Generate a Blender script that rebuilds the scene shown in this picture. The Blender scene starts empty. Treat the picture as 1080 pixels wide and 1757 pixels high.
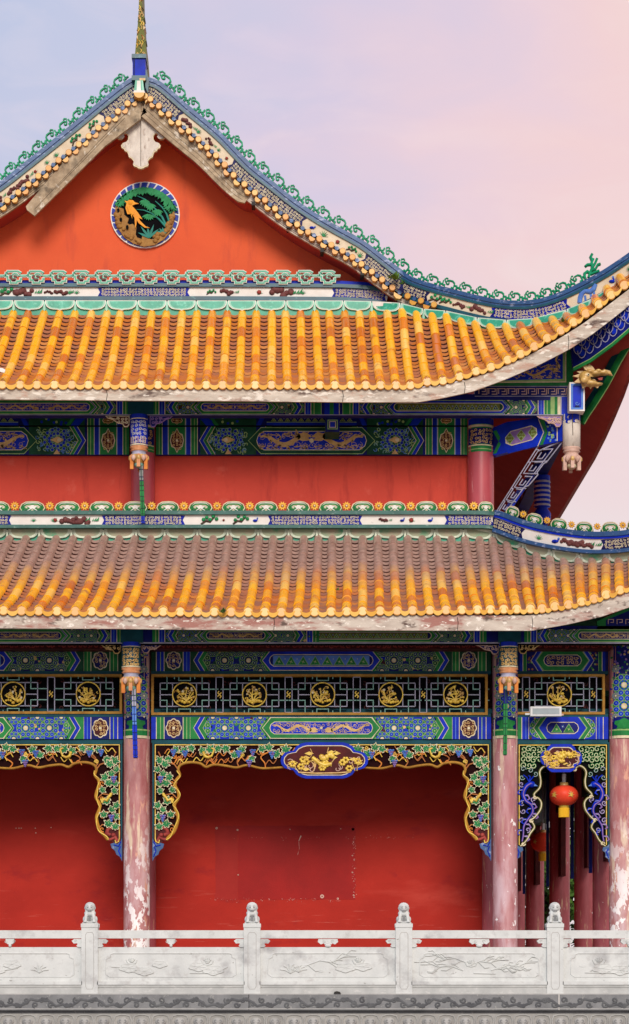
import bpy, math, random
from mathutils import Vector
PI=math.pi
SC=bpy.context.scene; COL=SC.collection
# ---------------------------------------------------------------- camera, sky, sun
CX,HZ,DD,EYE=500.0,1660.0,41.0,1.7        # optical axis in photo pixels, distance to the front columns, eye height
cam=bpy.data.cameras.new('camera'); co=bpy.data.objects.new('camera',cam); COL.objects.link(co); SC.camera=co
co.location=(0,-DD,EYE); co.rotation_euler=(PI/2,0,0)
cam.sensor_fit='VERTICAL'; cam.sensor_height=36; cam.sensor_width=36
cam.lens=36*DD*100/1757.0
cam.shift_x=(540-CX)/1757.0; cam.shift_y=(HZ-878.5)/1757.0
cam.clip_start=0.5; cam.clip_end=3000
SUN_EL,SUN_AZ=math.radians(31),math.radians(3)      # azimuth measured from the camera side towards the right
sl=bpy.data.lights.new('sun','SUN'); sl.energy=3.1; sl.angle=math.radians(24); sl.color=(1,.93,.84)
so=bpy.data.objects.new('sun',sl); COL.objects.link(so)
sd=Vector((math.sin(SUN_AZ)*math.cos(SUN_EL),-math.cos(SUN_AZ)*math.cos(SUN_EL),math.sin(SUN_EL)))
so.rotation_euler=sd.to_track_quat('Z','Y').to_euler()
wd=bpy.data.worlds.new('World'); SC.world=wd; wd.use_nodes=True
nt=wd.node_tree; nt.nodes.clear()
def nn(t,**k):
    n=nt.nodes.new(t)
    for a,b in k.items(): setattr(n,a,b)
    return n
def lk(a,b): nt.links.new(a,b)
out=nn('ShaderNodeOutputWorld'); bg=nn('ShaderNodeBackground'); bg.inputs[1].default_value=0.1; lk(bg.outputs[0],out.inputs[0])
sky=nn('ShaderNodeTexSky',sky_type='NISHITA'); sky.sun_disc=False; sky.sun_elevation=SUN_EL; sky.sun_rotation=PI-SUN_AZ
tc=nn('ShaderNodeTexCoord'); sx=nn('ShaderNodeSeparateXYZ'); lk(tc.outputs['Generated'],sx.inputs[0])
def mth(op,a,b=None,c=None):
    n=nn('ShaderNodeMath',operation=op)
    for i,q in enumerate((a,b,c)):
        if q is None: continue
        if isinstance(q,(int,float)): n.inputs[i].default_value=q
        else: lk(q,n.inputs[i])
    return n.outputs[0]
def cnoise(sc,st,det,dist=0.0):
    v=nn('ShaderNodeVectorMath',operation='MULTIPLY'); v.inputs[1].default_value=st; lk(tc.outputs['Generated'],v.inputs[0])
    n=nn('ShaderNodeTexNoise'); n.inputs['Scale'].default_value=sc; n.inputs['Detail'].default_value=det; n.inputs['Distortion'].default_value=dist; n.inputs['Roughness'].default_value=.55
    lk(v.outputs[0],n.inputs['Vector']); return n.outputs[0]
n1=cnoise(6,(1,1,1.6),3,.4); n2=cnoise(17,(1,1,2.6),6,.8)
u=mth('ADD',mth('MULTIPLY',sx.outputs[0],2.7),mth('MULTIPLY',mth('SUBTRACT',n1,.5),.75))
u=mth('ADD',u,mth('MULTIPLY',mth('SUBTRACT',n2,.5),.22))
u=mth('ADD',u,mth('MULTIPLY',mth('SUBTRACT',.36,sx.outputs[2]),.55))
cr=nn('ShaderNodeValToRGB'); lk(mth('ADD',u,.49),cr.inputs[0])
E=cr.color_ramp.elements; E[0].position=0; E[0].color=(.505,.58,.785,1); E[1].position=1; E[1].color=(.93,.70,.67,1)
for p,c in ((.26,(.58,.605,.785,1)),(.45,(.71,.62,.77,1)),(.66,(.85,.65,.72,1)),(.82,(.91,.66,.67,1))):
    e=E.new(p); e.color=c
cr2=nn('ShaderNodeMixRGB'); cr2.inputs[2].default_value=(.84,.765,.79,1); lk(cr.outputs[0],cr2.inputs[1])
lk(mth('MINIMUM',mth('MAXIMUM',mth('MULTIPLY',mth('SUBTRACT',mth('ADD',.29,mth('MULTIPLY',mth('SUBTRACT',n1,.5),.16)),sx.outputs[2]),6.0),0.0),.85),cr2.inputs[0])
wm=nn('ShaderNodeMixRGB'); lk(cr2.outputs[0],wm.inputs[1]); wm.inputs[2].default_value=(.92,.80,.84,1)
lk(mth('MULTIPLY',mth('MINIMUM',mth('MAXIMUM',mth('MULTIPLY',mth('SUBTRACT',n2,.50),4.0),0.0),1.0),.20),wm.inputs[0]); cr2=wm
ml=nn('ShaderNodeVectorMath',operation='SCALE'); lk(cr2.outputs[0],ml.inputs[0]); ml.inputs['Scale'].default_value=10.0
mx=nn('ShaderNodeMixRGB'); mx.inputs[0].default_value=.97; lk(sky.outputs[0],mx.inputs[1]); lk(ml.outputs[0],mx.inputs[2]); lk(mx.outputs[0],bg.inputs[0])
SC.view_settings.view_transform='Standard'; SC.view_settings.look='None'; SC.view_settings.exposure=0.0; SC.view_settings.gamma=1

# ---------------------------------------------------------------- materials
MATS={}
def mat(name,c1,c2=None,scale=3.0,rough=.6,bump=0.0,stretch=(1,1,1),lo=.35,hi=.65,island=None,detail=5,spots=None,spec=.13,bscale=None,zmix=None):
    """procedural paint / stone / glaze. c1..c2 mixed by noise; island = list of colours picked per tile;
    spots=[(colour,scale,threshold,stretch,(z0,z1) or None)] ; zmix=(colour,z0,z1) weathering by height with a ragged edge"""
    m=bpy.data.materials.new(name); m.use_nodes=True; MATS[name]=m
    t=m.node_tree; N=t.nodes; L=t.links; b=N['Principled BSDF']
    b.inputs['Roughness'].default_value=rough; b.inputs['Specular IOR Level'].default_value=spec
    g=N.new('ShaderNodeNewGeometry')
    def mapn(st):
        v=N.new('ShaderNodeVectorMath'); v.operation='MULTIPLY'; v.inputs[1].default_value=st; L.new(g.outputs['Position'],v.inputs[0]); return v.outputs[0]
    def noise(sc,st,dt=5):
        n=N.new('ShaderNodeTexNoise'); n.inputs['Scale'].default_value=sc; n.inputs['Detail'].default_value=dt; n.inputs['Roughness'].default_value=.62
        L.new(mapn(st),n.inputs['Vector']); return n.outputs[0]
    def ramp(src,a,b2,ca=(0,0,0,1),cb=(1,1,1,1)):
        r=N.new('ShaderNodeValToRGB'); L.new(src,r.inputs[0]); e=r.color_ramp.elements
        e[0].position=a; e[1].position=b2; e[0].color=ca; e[1].color=cb; return r.outputs[0]
    def mix(f,a,b2,mode='MIX'):
        x=N.new('ShaderNodeMixRGB'); x.blend_type=mode
        for i,q in enumerate((f,a,b2)):
            if isinstance(q,tuple): x.inputs[i].default_value=(*q,1) if len(q)==3 else q
            elif isinstance(q,(int,float)): x.inputs[i].default_value=q
            else: L.new(q,x.inputs[i])
        return x.outputs[0]
    nf=noise(scale,stretch,detail)
    if island:
        r=N.new('ShaderNodeValToRGB'); r.color_ramp.interpolation='CONSTANT'; L.new(g.outputs['Random Per Island'],r.inputs[0])
        e=r.color_ramp.elements; n=len(island)
        e[0].position=0; e[0].color=(*island[0],1); e[1].position=1/n; e[1].color=(*island[1],1)
        for i in range(2,n):
            q=e.new(i/n); q.color=(*island[i],1)
        col=r.outputs[0]
        if c2 is not None: col=mix(ramp(nf,lo,hi),col,c2)
    else:
        c2=c2 or tuple(x*.72 for x in c1)
        col=ramp(nf,lo,hi,(*c1,1),(*c2,1))
    def zfac(z0,z1,amt=.8):
        s=N.new('ShaderNodeSeparateXYZ'); L.new(g.outputs['Position'],s.inputs[0])
        a=N.new('ShaderNodeMath'); a.operation='MULTIPLY_ADD'; L.new(noise(2.2,(1,1,1),3),a.inputs[0]); a.inputs[1].default_value=amt; L.new(s.outputs[2],a.inputs[2])
        r=N.new('ShaderNodeMapRange'); L.new(a.outputs[0],r.inputs[0]); r.inputs[1].default_value=z0+amt*.5; r.inputs[2].default_value=z1+amt*.5
        return r.outputs[0]
    for sp in (spots or []):
        c,sc2,th,st=sp[:4]
        f=ramp(noise(sc2,st,6),th,min(1,th+(sp[5] if len(sp)>5 else .04)))
        if len(sp)>4 and sp[4]:
            q=N.new('ShaderNodeMath'); q.operation='MULTIPLY'; L.new(f,q.inputs[0]); L.new(zfac(*sp[4]),q.inputs[1]); f=q.outputs[0]
        col=mix(f,col,c)
    if zmix: col=mix(zfac(zmix[1],zmix[2],zmix[3] if len(zmix)>3 else .8),col,mix(ramp(noise(9,(1,1,1)),.35,.65),zmix[0],tuple(x*.7 for x in zmix[0])))
    L.new(col,b.inputs['Base Color'])
    if bump:
        bp=N.new('ShaderNodeBump'); bp.inputs['Strength'].default_value=1; bp.inputs['Distance'].default_value=bump
        L.new(noise(bscale or scale*4,stretch,6),bp.inputs['Height']); L.new(bp.outputs[0],b.inputs['Normal'])
    return m
M=mat
# painted woodwork colours
M('blue',(.004,.028,.50),(.003,.016,.30),4,.45); M('navy',(.004,.009,.17),(.003,.006,.07),5,.5)
M('green',(.018,.22,.05),(.012,.13,.035),5,.5); M('dgreen',(.01,.075,.035),(.006,.04,.02),5,.5); M('lime',(.33,.48,.18),(.22,.36,.12),5,.5)
M('cream',(.72,.64,.44),(.52,.44,.28),8,.5); M('gold',(.62,.40,.13),(.42,.24,.06),10,.4,spec=.6); M('ygold',(.78,.56,.07),(.5,.3,.03),12,.4,spec=.6)
M('maroon',(.085,.010,.010),(.04,.005,.006),5,.5); M('white',(.80,.78,.73),(.66,.63,.58),5,.5); M('purple',(.28,.17,.42),(.17,.10,.3),6,.5)
M('sky',(.10,.24,.62),(.07,.15,.45),6,.5); M('black',(.004,.0035,.005),(.002,.002,.003),5,.7,spec=.04); M('teal',(.006,.075,.10),(.004,.045,.06),4,.5)
M('orange',(.70,.26,.05),(.5,.15,.03),6,.45); M('rust',(.42,.16,.05),(.28,.09,.03),6,.5); M('lilac',(.40,.38,.50),(.25,.26,.33),7,.5); M('mist',(.22,.42,.36),(.14,.28,.24),7,.5)
M('ochre',(.42,.22,.035),(.28,.13,.02),8,.5); M('olive',(.16,.17,.04),(.1,.11,.02),8,.5); M('pinkw',(.62,.42,.34),(.45,.28,.22),8,.5)
M('lotus_paint',(.62,.30,.15),(.50,.20,.08),14,.5); M('flower_gold',(.80,.47,.07),(.68,.34,.04),9,.5); M('vineleaf',(.016,.19,.06),(.01,.12,.035),9,.5); M('goldbranch',(.50,.25,.03),(.34,.15,.02),8,.5); M('redcarve',(.34,.06,.045),(.22,.03,.03),8,.45)
# plaster walls
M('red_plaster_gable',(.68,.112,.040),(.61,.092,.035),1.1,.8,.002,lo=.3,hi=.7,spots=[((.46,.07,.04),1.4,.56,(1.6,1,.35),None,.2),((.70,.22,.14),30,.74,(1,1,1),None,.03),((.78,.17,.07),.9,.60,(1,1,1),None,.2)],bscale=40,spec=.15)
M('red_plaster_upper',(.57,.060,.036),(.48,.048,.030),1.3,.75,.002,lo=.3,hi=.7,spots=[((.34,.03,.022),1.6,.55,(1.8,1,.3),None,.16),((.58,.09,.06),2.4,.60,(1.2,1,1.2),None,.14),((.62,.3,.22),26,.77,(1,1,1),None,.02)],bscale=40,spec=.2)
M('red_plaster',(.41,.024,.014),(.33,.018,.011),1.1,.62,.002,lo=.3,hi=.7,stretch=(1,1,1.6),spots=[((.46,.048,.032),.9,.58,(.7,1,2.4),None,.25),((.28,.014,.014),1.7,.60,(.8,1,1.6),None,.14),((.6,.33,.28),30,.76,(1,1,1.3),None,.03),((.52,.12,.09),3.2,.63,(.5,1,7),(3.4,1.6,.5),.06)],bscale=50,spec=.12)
M('red_patch',(.33,.012,.010),(.27,.010,.009),1.6,.55,.002,spots=[((.55,.25,.22),26,.76,(1,1,1),None,.03)],bscale=50,spec=.15)
M('red_patch_pale',(.34,.022,.017),(.29,.017,.014),2,.6,.001,bscale=50)
M('scuff',(.60,.30,.26),(.35,.05,.04),14,.8,lo=.42,hi=.55)
M('soffit_red',(.44,.065,.05),(.36,.05,.04),2.2,.7,spots=[((.5,.3,.25),30,.74,(1,1,1),None,.02)])
# columns
PK=(.50,.235,.245)
M('column_peeling',(.50,.25,.24),(.36,.11,.11),2.4,.5,.004,stretch=(2.2,2.2,.55),lo=.38,hi=.6,spots=[((.66,.50,.36),3.0,.55,(2.6,2.6,.35),None,.10),((.64,.48,.50),2.2,.50,(1.5,1.5,.5),(4.2,2.0,1.0),.16),((.88,.86,.85),4.6,.515,(1.5,1.5,.8),(4.6,2.4,1.2),.02),((.60,.30,.22),5,.60,(2,2,.5),None,.05)],spec=.45)
M('column_pink',(.50,.26,.27),(.38,.14,.15),2.4,.5,.003,stretch=(2.2,2.2,.5),lo=.36,hi=.62,spots=[((.66,.48,.36),3.4,.52,(2.6,2.6,.35),(3.6,5.2,.8),.10),((.36,.12,.13),3,.56,(2.6,2.6,.5),None,.12),((.62,.46,.50),2.2,.48,(1.5,1.5,.5),(4.6,2.6,.6),.2),((.86,.84,.83),7.0,.635,(1.4,1.4,.8),None,.015)],spec=.45)
M('column_red',(.44,.10,.12),(.32,.06,.07),2.4,.45,.003,stretch=(2.2,2.2,.6),spots=[((.58,.38,.24),4.5,.60,(3,3,.4),None,.08),((.7,.6,.6),9,.68,(1.4,1.4,.9),None,.02)],spec=.5)
M('column_upper',(.42,.06,.075),(.34,.045,.06),2,.3,.0,stretch=(2,2,.5),spots=[((.62,.36,.36),5,.62,(3,3,.35),None,.1)],spec=.6)
# timber
M('board_white',(.60,.53,.44),(.44,.37,.30),3,.75,.006,stretch=(.7,1,3.5),lo=.35,hi=.6,spots=[((.44,.27,.20),3.3,.53,(.9,1,2.2),None,.12),((.13,.09,.075),2.6,.555,(.8,1,2.4),None,.12),((.72,.66,.57),5,.55,(1,1,3),None,.06)],spec=.2)
M('board_flaking',(.58,.51,.43),(.43,.36,.30),3,.75,.006,stretch=(.8,1,2.2),spots=[((.34,.16,.13),2.6,.485,(.6,1,2.2),None,.12),((.12,.08,.065),4,.57,(1,1,2),None,.1),((.74,.68,.6),7,.58,(1,1,2),None,.04)],spec=.2)
M('board_wood',(.46,.36,.24),(.27,.20,.13),5,.8,.008,stretch=(.9,1,.9),spots=[((.06,.05,.04),2.2,.52,(1.1,1,1.1),None,.16),((.64,.58,.48),6,.57,(1,1,1),None,.1)],spec=.15)
M('board_pale',(.66,.60,.52),(.52,.46,.40),5,.75,.006,stretch=(2,2,.8),spots=[((.34,.27,.22),5,.60,(2,1,.9),None,.12)],spec=.2)
# glazed tiles
TI=[(.86,.42,.012),(.80,.34,.010),(.86,.45,.02),(.76,.28,.010),(.86,.43,.012),(.68,.20,.012),(.83,.38,.012),(.86,.50,.09),(.56,.15,.014),(.84,.40,.012),(.85,.42,.012)]
M('barrel_glaze',(1,1,1),(.42,.17,.05),3.2,.22,.0015,lo=.60,hi=.76,island=TI,spec=.7,bscale=18)
M('barrel_glaze_old',(1,1,1),(.44,.17,.05),3.4,.26,.0015,lo=.58,hi=.76,island=TI,spec=.6,bscale=18,zmix=((.42,.25,.20),8.15,8.75,.5))
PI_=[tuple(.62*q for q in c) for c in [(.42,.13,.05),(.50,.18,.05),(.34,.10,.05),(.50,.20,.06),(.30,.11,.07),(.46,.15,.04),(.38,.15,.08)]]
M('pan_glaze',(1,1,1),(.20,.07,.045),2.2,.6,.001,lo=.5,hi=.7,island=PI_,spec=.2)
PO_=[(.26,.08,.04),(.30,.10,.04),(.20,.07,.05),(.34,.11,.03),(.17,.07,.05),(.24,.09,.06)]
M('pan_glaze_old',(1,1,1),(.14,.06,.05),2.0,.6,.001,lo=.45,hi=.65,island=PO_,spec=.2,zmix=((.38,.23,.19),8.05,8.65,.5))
M('cap_glaze',(.78,.50,.12),(.62,.34,.06),5,.4,.0,lo=.5,hi=.75,island=[(.66,.36,.05),(.62,.31,.035),(.66,.39,.08),(.60,.27,.03)],spec=.6)
M('cap_rim',(.50,.22,.04),(.40,.16,.03),5,.4); M('cap_drip',(1,1,1),(.5,.24,.05),8,.4,island=[(.72,.40,.07),(.66,.34,.05),(.74,.44,.10)],lo=.6,hi=.8); M('pan_dark',(.06,.02,.014),(.04,.014,.01),5,.8); M('pan_lip',(1,1,1),(.38,.17,.10),2.5,.5,lo=.5,hi=.7,island=[(.60,.23,.06),(.54,.19,.06),(.64,.28,.09),(.46,.18,.09),(.56,.19,.04)]); M('pan_lip_old',(1,1,1),(.32,.16,.11),2.5,.5,lo=.45,hi=.65,island=[(.56,.20,.07),(.46,.17,.08),(.62,.24,.06),(.36,.16,.11),(.52,.16,.04)],zmix=((.46,.30,.25),8.05,8.65,.5)); M('fascia_dark',(.020,.004,.004),(.010,.002,.003),5,.7,spec=.04)
M('moss',(.06,.11,.02),(.03,.06,.015),8,.8)
# glazed ridges
M('blue_glaze',(.022,.085,.24),(.015,.06,.17),5,.45,.002,spots=[((.25,.32,.50),7,.57,(1,1,2),None,.1)],spec=.5)
M('teal_glaze',(.004,.08,.115),(.003,.05,.075),5,.4,.0,spots=[((.10,.28,.28),9,.62,(1,1,2),None,.1)],spec=.5)
M('teal_faded',(.03,.13,.11),(.02,.09,.075),5,.5,.0,spots=[((.16,.26,.22),9,.58,(1,1,2),None,.1)],spec=.4)
M('green_glaze',(.010,.33,.19),(.008,.23,.13),6,.35,.0,spec=.5); M('key_dark',(.01,.19,.08),(.008,.13,.05),6,.4); M('key_green',(.010,.30,.14),(.008,.20,.09),6,.4); M('mint',(.36,.66,.52),(.26,.52,.40),6,.4)
M('jade',(.035,.38,.25),(.02,.27,.17),6,.35,spots=[((.14,.52,.38),8,.55,(1,1,1),None,.1)],spec=.5); M('jade_dusty',(.26,.36,.23),(.38,.33,.23),2.2,.6,spots=[((.03,.33,.17),1.3,.54,(1,1,1.4),None,.12)])
M('mint_dusty',(.70,.76,.60),(.42,.50,.38),6,.5); M('panel_white',(.74,.71,.66),(.66,.62,.57),4,.5,spots=[((.45,.40,.36),9,.66,(1,1,1),None,.1)]); M('panel_cream',(.70,.60,.44),(.58,.47,.33),4,.6,spots=[((.3,.24,.18),6,.63,(1,1,1),None,.12)])
M('brocade',(.005,.012,.34),(.006,.01,.16),6,.5); M('brocade_dark',(.012,.012,.10),(.008,.008,.05),6,.5)
M('rock',(.17,.06,.055),(.10,.035,.035),14,.6,.006); M('rockgold',(.36,.19,.05),(.24,.11,.03),10,.6,.004); M('birdgold',(.80,.36,.035),(.66,.24,.02),8,.5)
M('leafgreen',(.02,.26,.09),(.012,.16,.05),10,.5); M('bamboo',(.03,.24,.19),(.02,.16,.12),8,.5); M('roundblue',(.02,.05,.36),(.015,.03,.24),6,.4)
# stone
M('marble',(.60,.62,.605),(.51,.53,.52),2.6,.75,.0025,spots=[((.30,.30,.305),1.5,.56,(1,1,1.2),None,.18),((.44,.44,.43),7,.54,(1,1,1),None,.2),((.22,.21,.19),9,.66,(1,1,2.2),None,.08)],bscale=60,spec=.2)
M('marble_grey',(.48,.49,.475),(.37,.38,.37),3.0,.8,.003,spots=[((.55,.55,.53),6,.56,(1,1,2),None,.15)],bscale=60); M('marble_line',(.44,.43,.41),(.33,.33,.32),6,.8,.002,bscale=60,spec=.2)
M('granite_dark',(.22,.225,.23),(.15,.155,.16),3.5,.75,.004,spots=[((.30,.30,.29),14,.60,(1,1,1),None,.1)],bscale=60,spec=.25)
M('granite_scroll',(.12,.125,.13),(.08,.083,.09),5,.8,.003,bscale=60); M('granite_relief',(.38,.38,.365),(.28,.28,.27),5,.75,.004,bscale=60,spec=.2); M('granite_pale',(.34,.335,.315),(.25,.245,.23),3.2,.8,.005,spots=[((.12,.12,.11),3,.60,(1,1,1.2),None,.12)],bscale=50,spec=.2)
M('paving',(.30,.29,.27),(.22,.21,.2),1.5,.85,.003,bscale=30); M('floor_stone',(.36,.34,.31),(.28,.26,.24),2,.7)
M('bark',(.10,.07,.045),(.06,.04,.03),8,.9,.01); M('foliage',(.045,.11,.02),(.08,.17,.03),2.5,.6); M('foliage_light',(.12,.24,.045),(.08,.17,.03),4,.6)
M('lantern_silk',(.74,.065,.028),(.64,.05,.022),8,.4); M('tassel',(.80,.50,.03),(.7,.38,.02),30,.6,stretch=(6,6,.3)); M('metal_white',(.62,.63,.64),(.5,.5,.5),6,.4,spec=.5); M('metal_grey',(.30,.33,.35),(.24,.26,.28),6,.4)
M('iron',(.02,.02,.02),(.03,.028,.025),6,.5); M('glass_lamp',(.34,.40,.42),(.28,.33,.35),4,.15,spec=.6)

# ---------------------------------------------------------------- geometry helpers
def W(px,py,Y):
    s=(1+Y/DD)/100.0
    return ((px-CX)*s,Y,EYE+(HZ-py)*s)
LOC={}
class MB:
    """collects faces of one mesh; 2-D calls take positions measured in the picture plane at depth Y (number or function of px)"""
    def __init__(s,Y=0.0,cyl=None): s.v=[];s.f=[];s.m=[];s.s=[];s.mats=[];s.Y=Y;s.cyl=cyl;s.o=0
    def mi(s,n):
        if n not in s.mats: s.mats.append(n)
        return s.mats.index(n)
    def P(s,px,py,off=0.0):
        off+=s.o
        if s.cyl:
            pc,R,Yc=s.cyl; x,y,z=W(px,py,Yc); xc=W(pc,py,Yc)[0]; d=max(-.98,min(.98,(x-xc)/(R)))
            return (x,Yc-(R+off)*math.sqrt(1-d*d),z)
        Y=s.Y(px) if callable(s.Y) else s.Y
        x,y,z=W(px,py,Y); return (x,y-off,z)
    def add(s,vs,fs,mat,sm=False):
        b=len(s.v); s.v+=vs; k=s.mi(mat)
        for f in fs: s.f.append([b+i for i in f]); s.m.append(k); s.s.append(sm)
    def poly(s,pts,mat,off=0.0,th=0.0):
        n=len(pts); vs=[s.P(x,y,off) for x,y in pts]
        if th>0:
            vs+=[(x,y+th,z) for x,y,z in vs]
            s.add(vs,[list(range(n))]+[[i,(i+1)%n,n+(i+1)%n,n+i] for i in range(n)]+[list(range(2*n-1,n-1,-1))],mat)
        else: s.add(vs,[list(range(n))],mat)
    def rect(s,x0,y0,x1,y1,mat,off=0.0,th=0.0):
        if s.cyl:
            n=8
            for i in range(n):
                a=x0+(x1-x0)*i/n; b=x0+(x1-x0)*(i+1)/n
                s.add([s.P(a,y0,off),s.P(b,y0,off),s.P(b,y1,off),s.P(a,y1,off)],[[0,1,2,3]],mat,True)
        else: s.poly([(x0,y0),(x1,y0),(x1,y1),(x0,y1)],mat,off,th)
    def disc(s,cx,cy,r,mat,off=0.0,th=0.0,n=10,ry=None,a0=0.0,a1=2*PI,dome=0.0):
        ry=ry or r; full=abs(a1-a0-2*PI)<1e-6
        k=n if full else n+1
        if s.cyl or dome:
            vs=[s.P(cx,cy,off+dome)]; R=3 if s.cyl else 2
            for j in range(1,R+1):
                q=j/R
                for i in range(k):
                    a=a0+(a1-a0)*i/n; vs.append(s.P(cx+r*q*math.cos(a),cy+ry*q*math.sin(a),off+dome*(1-q*q)))
            fs=[]
            for i in range(n if full else n):
                i2=(i+1)%k
                fs.append([0,1+i,1+i2])
                for j in range(1,R): fs.append([1+(j-1)*k+i,1+j*k+i,1+j*k+i2,1+(j-1)*k+i2])
            b=len(vs)
            if th>0:
                vs+=[(vs[1+(R-1)*k+i][0],vs[1+(R-1)*k+i][1]+th,vs[1+(R-1)*k+i][2]) for i in range(k)]
                for i in range(n): 
                    i2=(i+1)%k; o=1+(R-1)*k; fs.append([o+i,b+i,b+i2,o+i2])
            s.add(vs,fs,mat,True); return
        pts=[(cx+r*math.cos(a0+(a1-a0)*i/n),cy+ry*math.sin(a0+(a1-a0)*i/n)) for i in range(k)]
        s.poly(pts,mat,off,th)
    def stroke(s,pts,w,mat,off=0.0,th=0.0,closed=False,ridge=0.0,w2=None):
        n=len(pts)
        if n<2: return
        A=[];B=[]
        for i in range(n):
            p=pts[i]
            if closed: a=pts[(i-1)%n]; c=pts[(i+1)%n]
            else: a=pts[max(0,i-1)]; c=pts[min(n-1,i+1)]
            d1=(p[0]-a[0],p[1]-a[1]); d2=(c[0]-p[0],c[1]-p[1])
            l1=math.hypot(*d1) or 1; l2=math.hypot(*d2) or 1
            if a==p: d1,l1=d2,l2
            if c==p: d2,l2=d1,l1
            n1=(-d1[1]/l1,d1[0]/l1); n2=(-d2[1]/l2,d2[0]/l2)
            mx_,my=n1[0]+n2[0],n1[1]+n2[1]; q=math.hypot(mx_,my)
            if q<.4: mx_,my,q=n1[0],n1[1],1.0; k=1
            else: mx_/=q; my/=q; k=min(1.6,1/max(.3,mx_*n1[0]+my*n1[1]))
            ww=w if w2 is None else w+(w2-w)*i/(n-1)
            A.append((p[0]+mx_*ww/2*k,p[1]+my*ww/2*k)); B.append((p[0]-mx_*ww/2*k,p[1]-my*ww/2*k))
        m=n if closed else n-1
        if ridge:
            vs=[]
            for i in range(n): vs+=[s.P(*A[i],off),s.P(*pts[i],off+ridge),s.P(*B[i],off)]
            if th:
                for i in range(n):
                    for q in (s.P(*A[i],off-th),s.P(*B[i],off-th)): vs.append(q)
            fs=[]
            for i in range(m):
                j=(i+1)%n
                fs+=[[3*i,3*i+1,3*j+1,3*j],[3*i+1,3*i+2,3*j+2,3*j+1]]
                if th: fs+=[[3*i,3*j,3*n+2*j,3*n+2*i],[3*i+2,3*n+2*i+1,3*n+2*j+1,3*j+2],[3*n+2*i,3*n+2*j,3*n+2*j+1,3*n+2*i+1]]
            s.add(vs,fs,mat,True); return
        vs=[]
        for i in range(n): vs+=[s.P(*A[i],off),s.P(*B[i],off)]
        fs=[[2*i,2*i+1,2*((i+1)%n)+1,2*((i+1)%n)] for i in range(m)]
        if th:
            for i in range(n): vs+=[s.P(*A[i],off-th),s.P(*B[i],off-th)]
            for i in range(m):
                j=(i+1)%n; fs+=[[2*i,2*j,2*n+2*j,2*n+2*i],[2*i+1,2*n+2*i+1,2*n+2*j+1,2*j+1],[2*n+2*i,2*n+2*j,2*n+2*j+1,2*n+2*i+1]]
            if not closed: fs+=[[0,2*n,2*n+1,1],[2*n-2,2*n-1,4*n-1,4*n-2]]
        s.add(vs,fs,mat)
    def line(s,x0,y0,x1,y1,w,mat,off=0.0,th=0.0): s.stroke([(x0,y0),(x1,y1)],w,mat,off,th)
    def box3(s,x0,x1,y0,y1,z0,z1,mat):
        s.add([(x,y,z) for z in (z0,z1) for y in (y0,y1) for x in (x0,x1)],[[0,1,3,2],[4,6,7,5],[0,4,5,1],[1,5,7,3],[3,7,6,2],[2,6,4,0]],mat)
    def tube(s,pts,rad,mat,n=10,caps=True):
        pts=[Vector(p) for p in pts]; vs=[];fs=[]
        if not isinstance(rad,(list,tuple)): rad=[rad]*len(pts)
        for i,p in enumerate(pts):
            t=(pts[min(i+1,len(pts)-1)]-pts[max(i-1,0)]).normalized()
            a=t.orthogonal() if abs(t.z)<.99 else Vector((1,0,0)); a=(a-t*a.dot(t)).normalized(); b=t.cross(a)
            if i and a.dot(pa)<0: pass
            pa=a
            for k in range(n): vs.append(tuple(p+(a*math.cos(2*PI*k/n)+b*math.sin(2*PI*k/n))*rad[i]))
        for i in range(len(pts)-1):
            for k in range(n): fs.append([i*n+k,i*n+(k+1)%n,(i+1)*n+(k+1)%n,(i+1)*n+k])
        s.add(vs,fs,mat,True)
        if caps: s.add([vs[k] for k in range(n)],[list(range(n))],mat); s.add(vs[-n:],[list(range(n))],mat)
    def lathe(s,c,prof,mat,n=24,sy=1.0):
        vs=[];fs=[]
        for r,z in prof:
            for k in range(n): vs.append((c[0]+r*math.cos(2*PI*k/n),c[1]+r*sy*math.sin(2*PI*k/n),c[2]+z))
        for i in range(len(prof)-1):
            for k in range(n): fs.append([i*n+k,i*n+(k+1)%n,(i+1)*n+(k+1)%n,(i+1)*n+k])
        s.add(vs,fs,mat,True)
    def build(s,name,parent=None,label=None,bevel=0):
        L=LOC.get(parent.name,Vector((0,0,0))) if parent else Vector((0,0,0))
        me=bpy.data.meshes.new(name); me.from_pydata([(x-L.x,y-L.y,z-L.z) for x,y,z in s.v],[],s.f)
        for n in s.mats: me.materials.append(MATS[n])
        me.polygons.foreach_set('material_index',s.m); me.polygons.foreach_set('use_smooth',s.s); me.update()
        o=bpy.data.objects.new(name,me); COL.objects.link(o)
        if parent: o.parent=parent
        LOC[o.name]=L
        if label: o['label']=label
        if bevel:
            b=o.modifiers.new('bevel','BEVEL'); b.width=bevel; b.segments=2; b.limit_method='ANGLE'
        return o
def thing(name,label,cat,loc,group=None):
    o=bpy.data.objects.new(name,None); COL.objects.link(o); o.location=loc; LOC[o.name]=Vector(loc)
    o['label']=label; o['category']=cat
    if group: o['group']=group
    return o
def tag(o,label,cat,group=None):
    o['label']=label; o['category']=cat
    if group: o['group']=group
def structure(o): o['kind']='structure'; return o
def interp(pts,x):
    if x<=pts[0][0]: a,b=pts[0],pts[1]
    elif x>=pts[-1][0]: a,b=pts[-2],pts[-1]
    else:
        for a,b in zip(pts,pts[1:]):
            if a[0]<=x<=b[0]: break
    return a[1]+(b[1]-a[1])*(x-a[0])/(b[0]-a[0])
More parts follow.
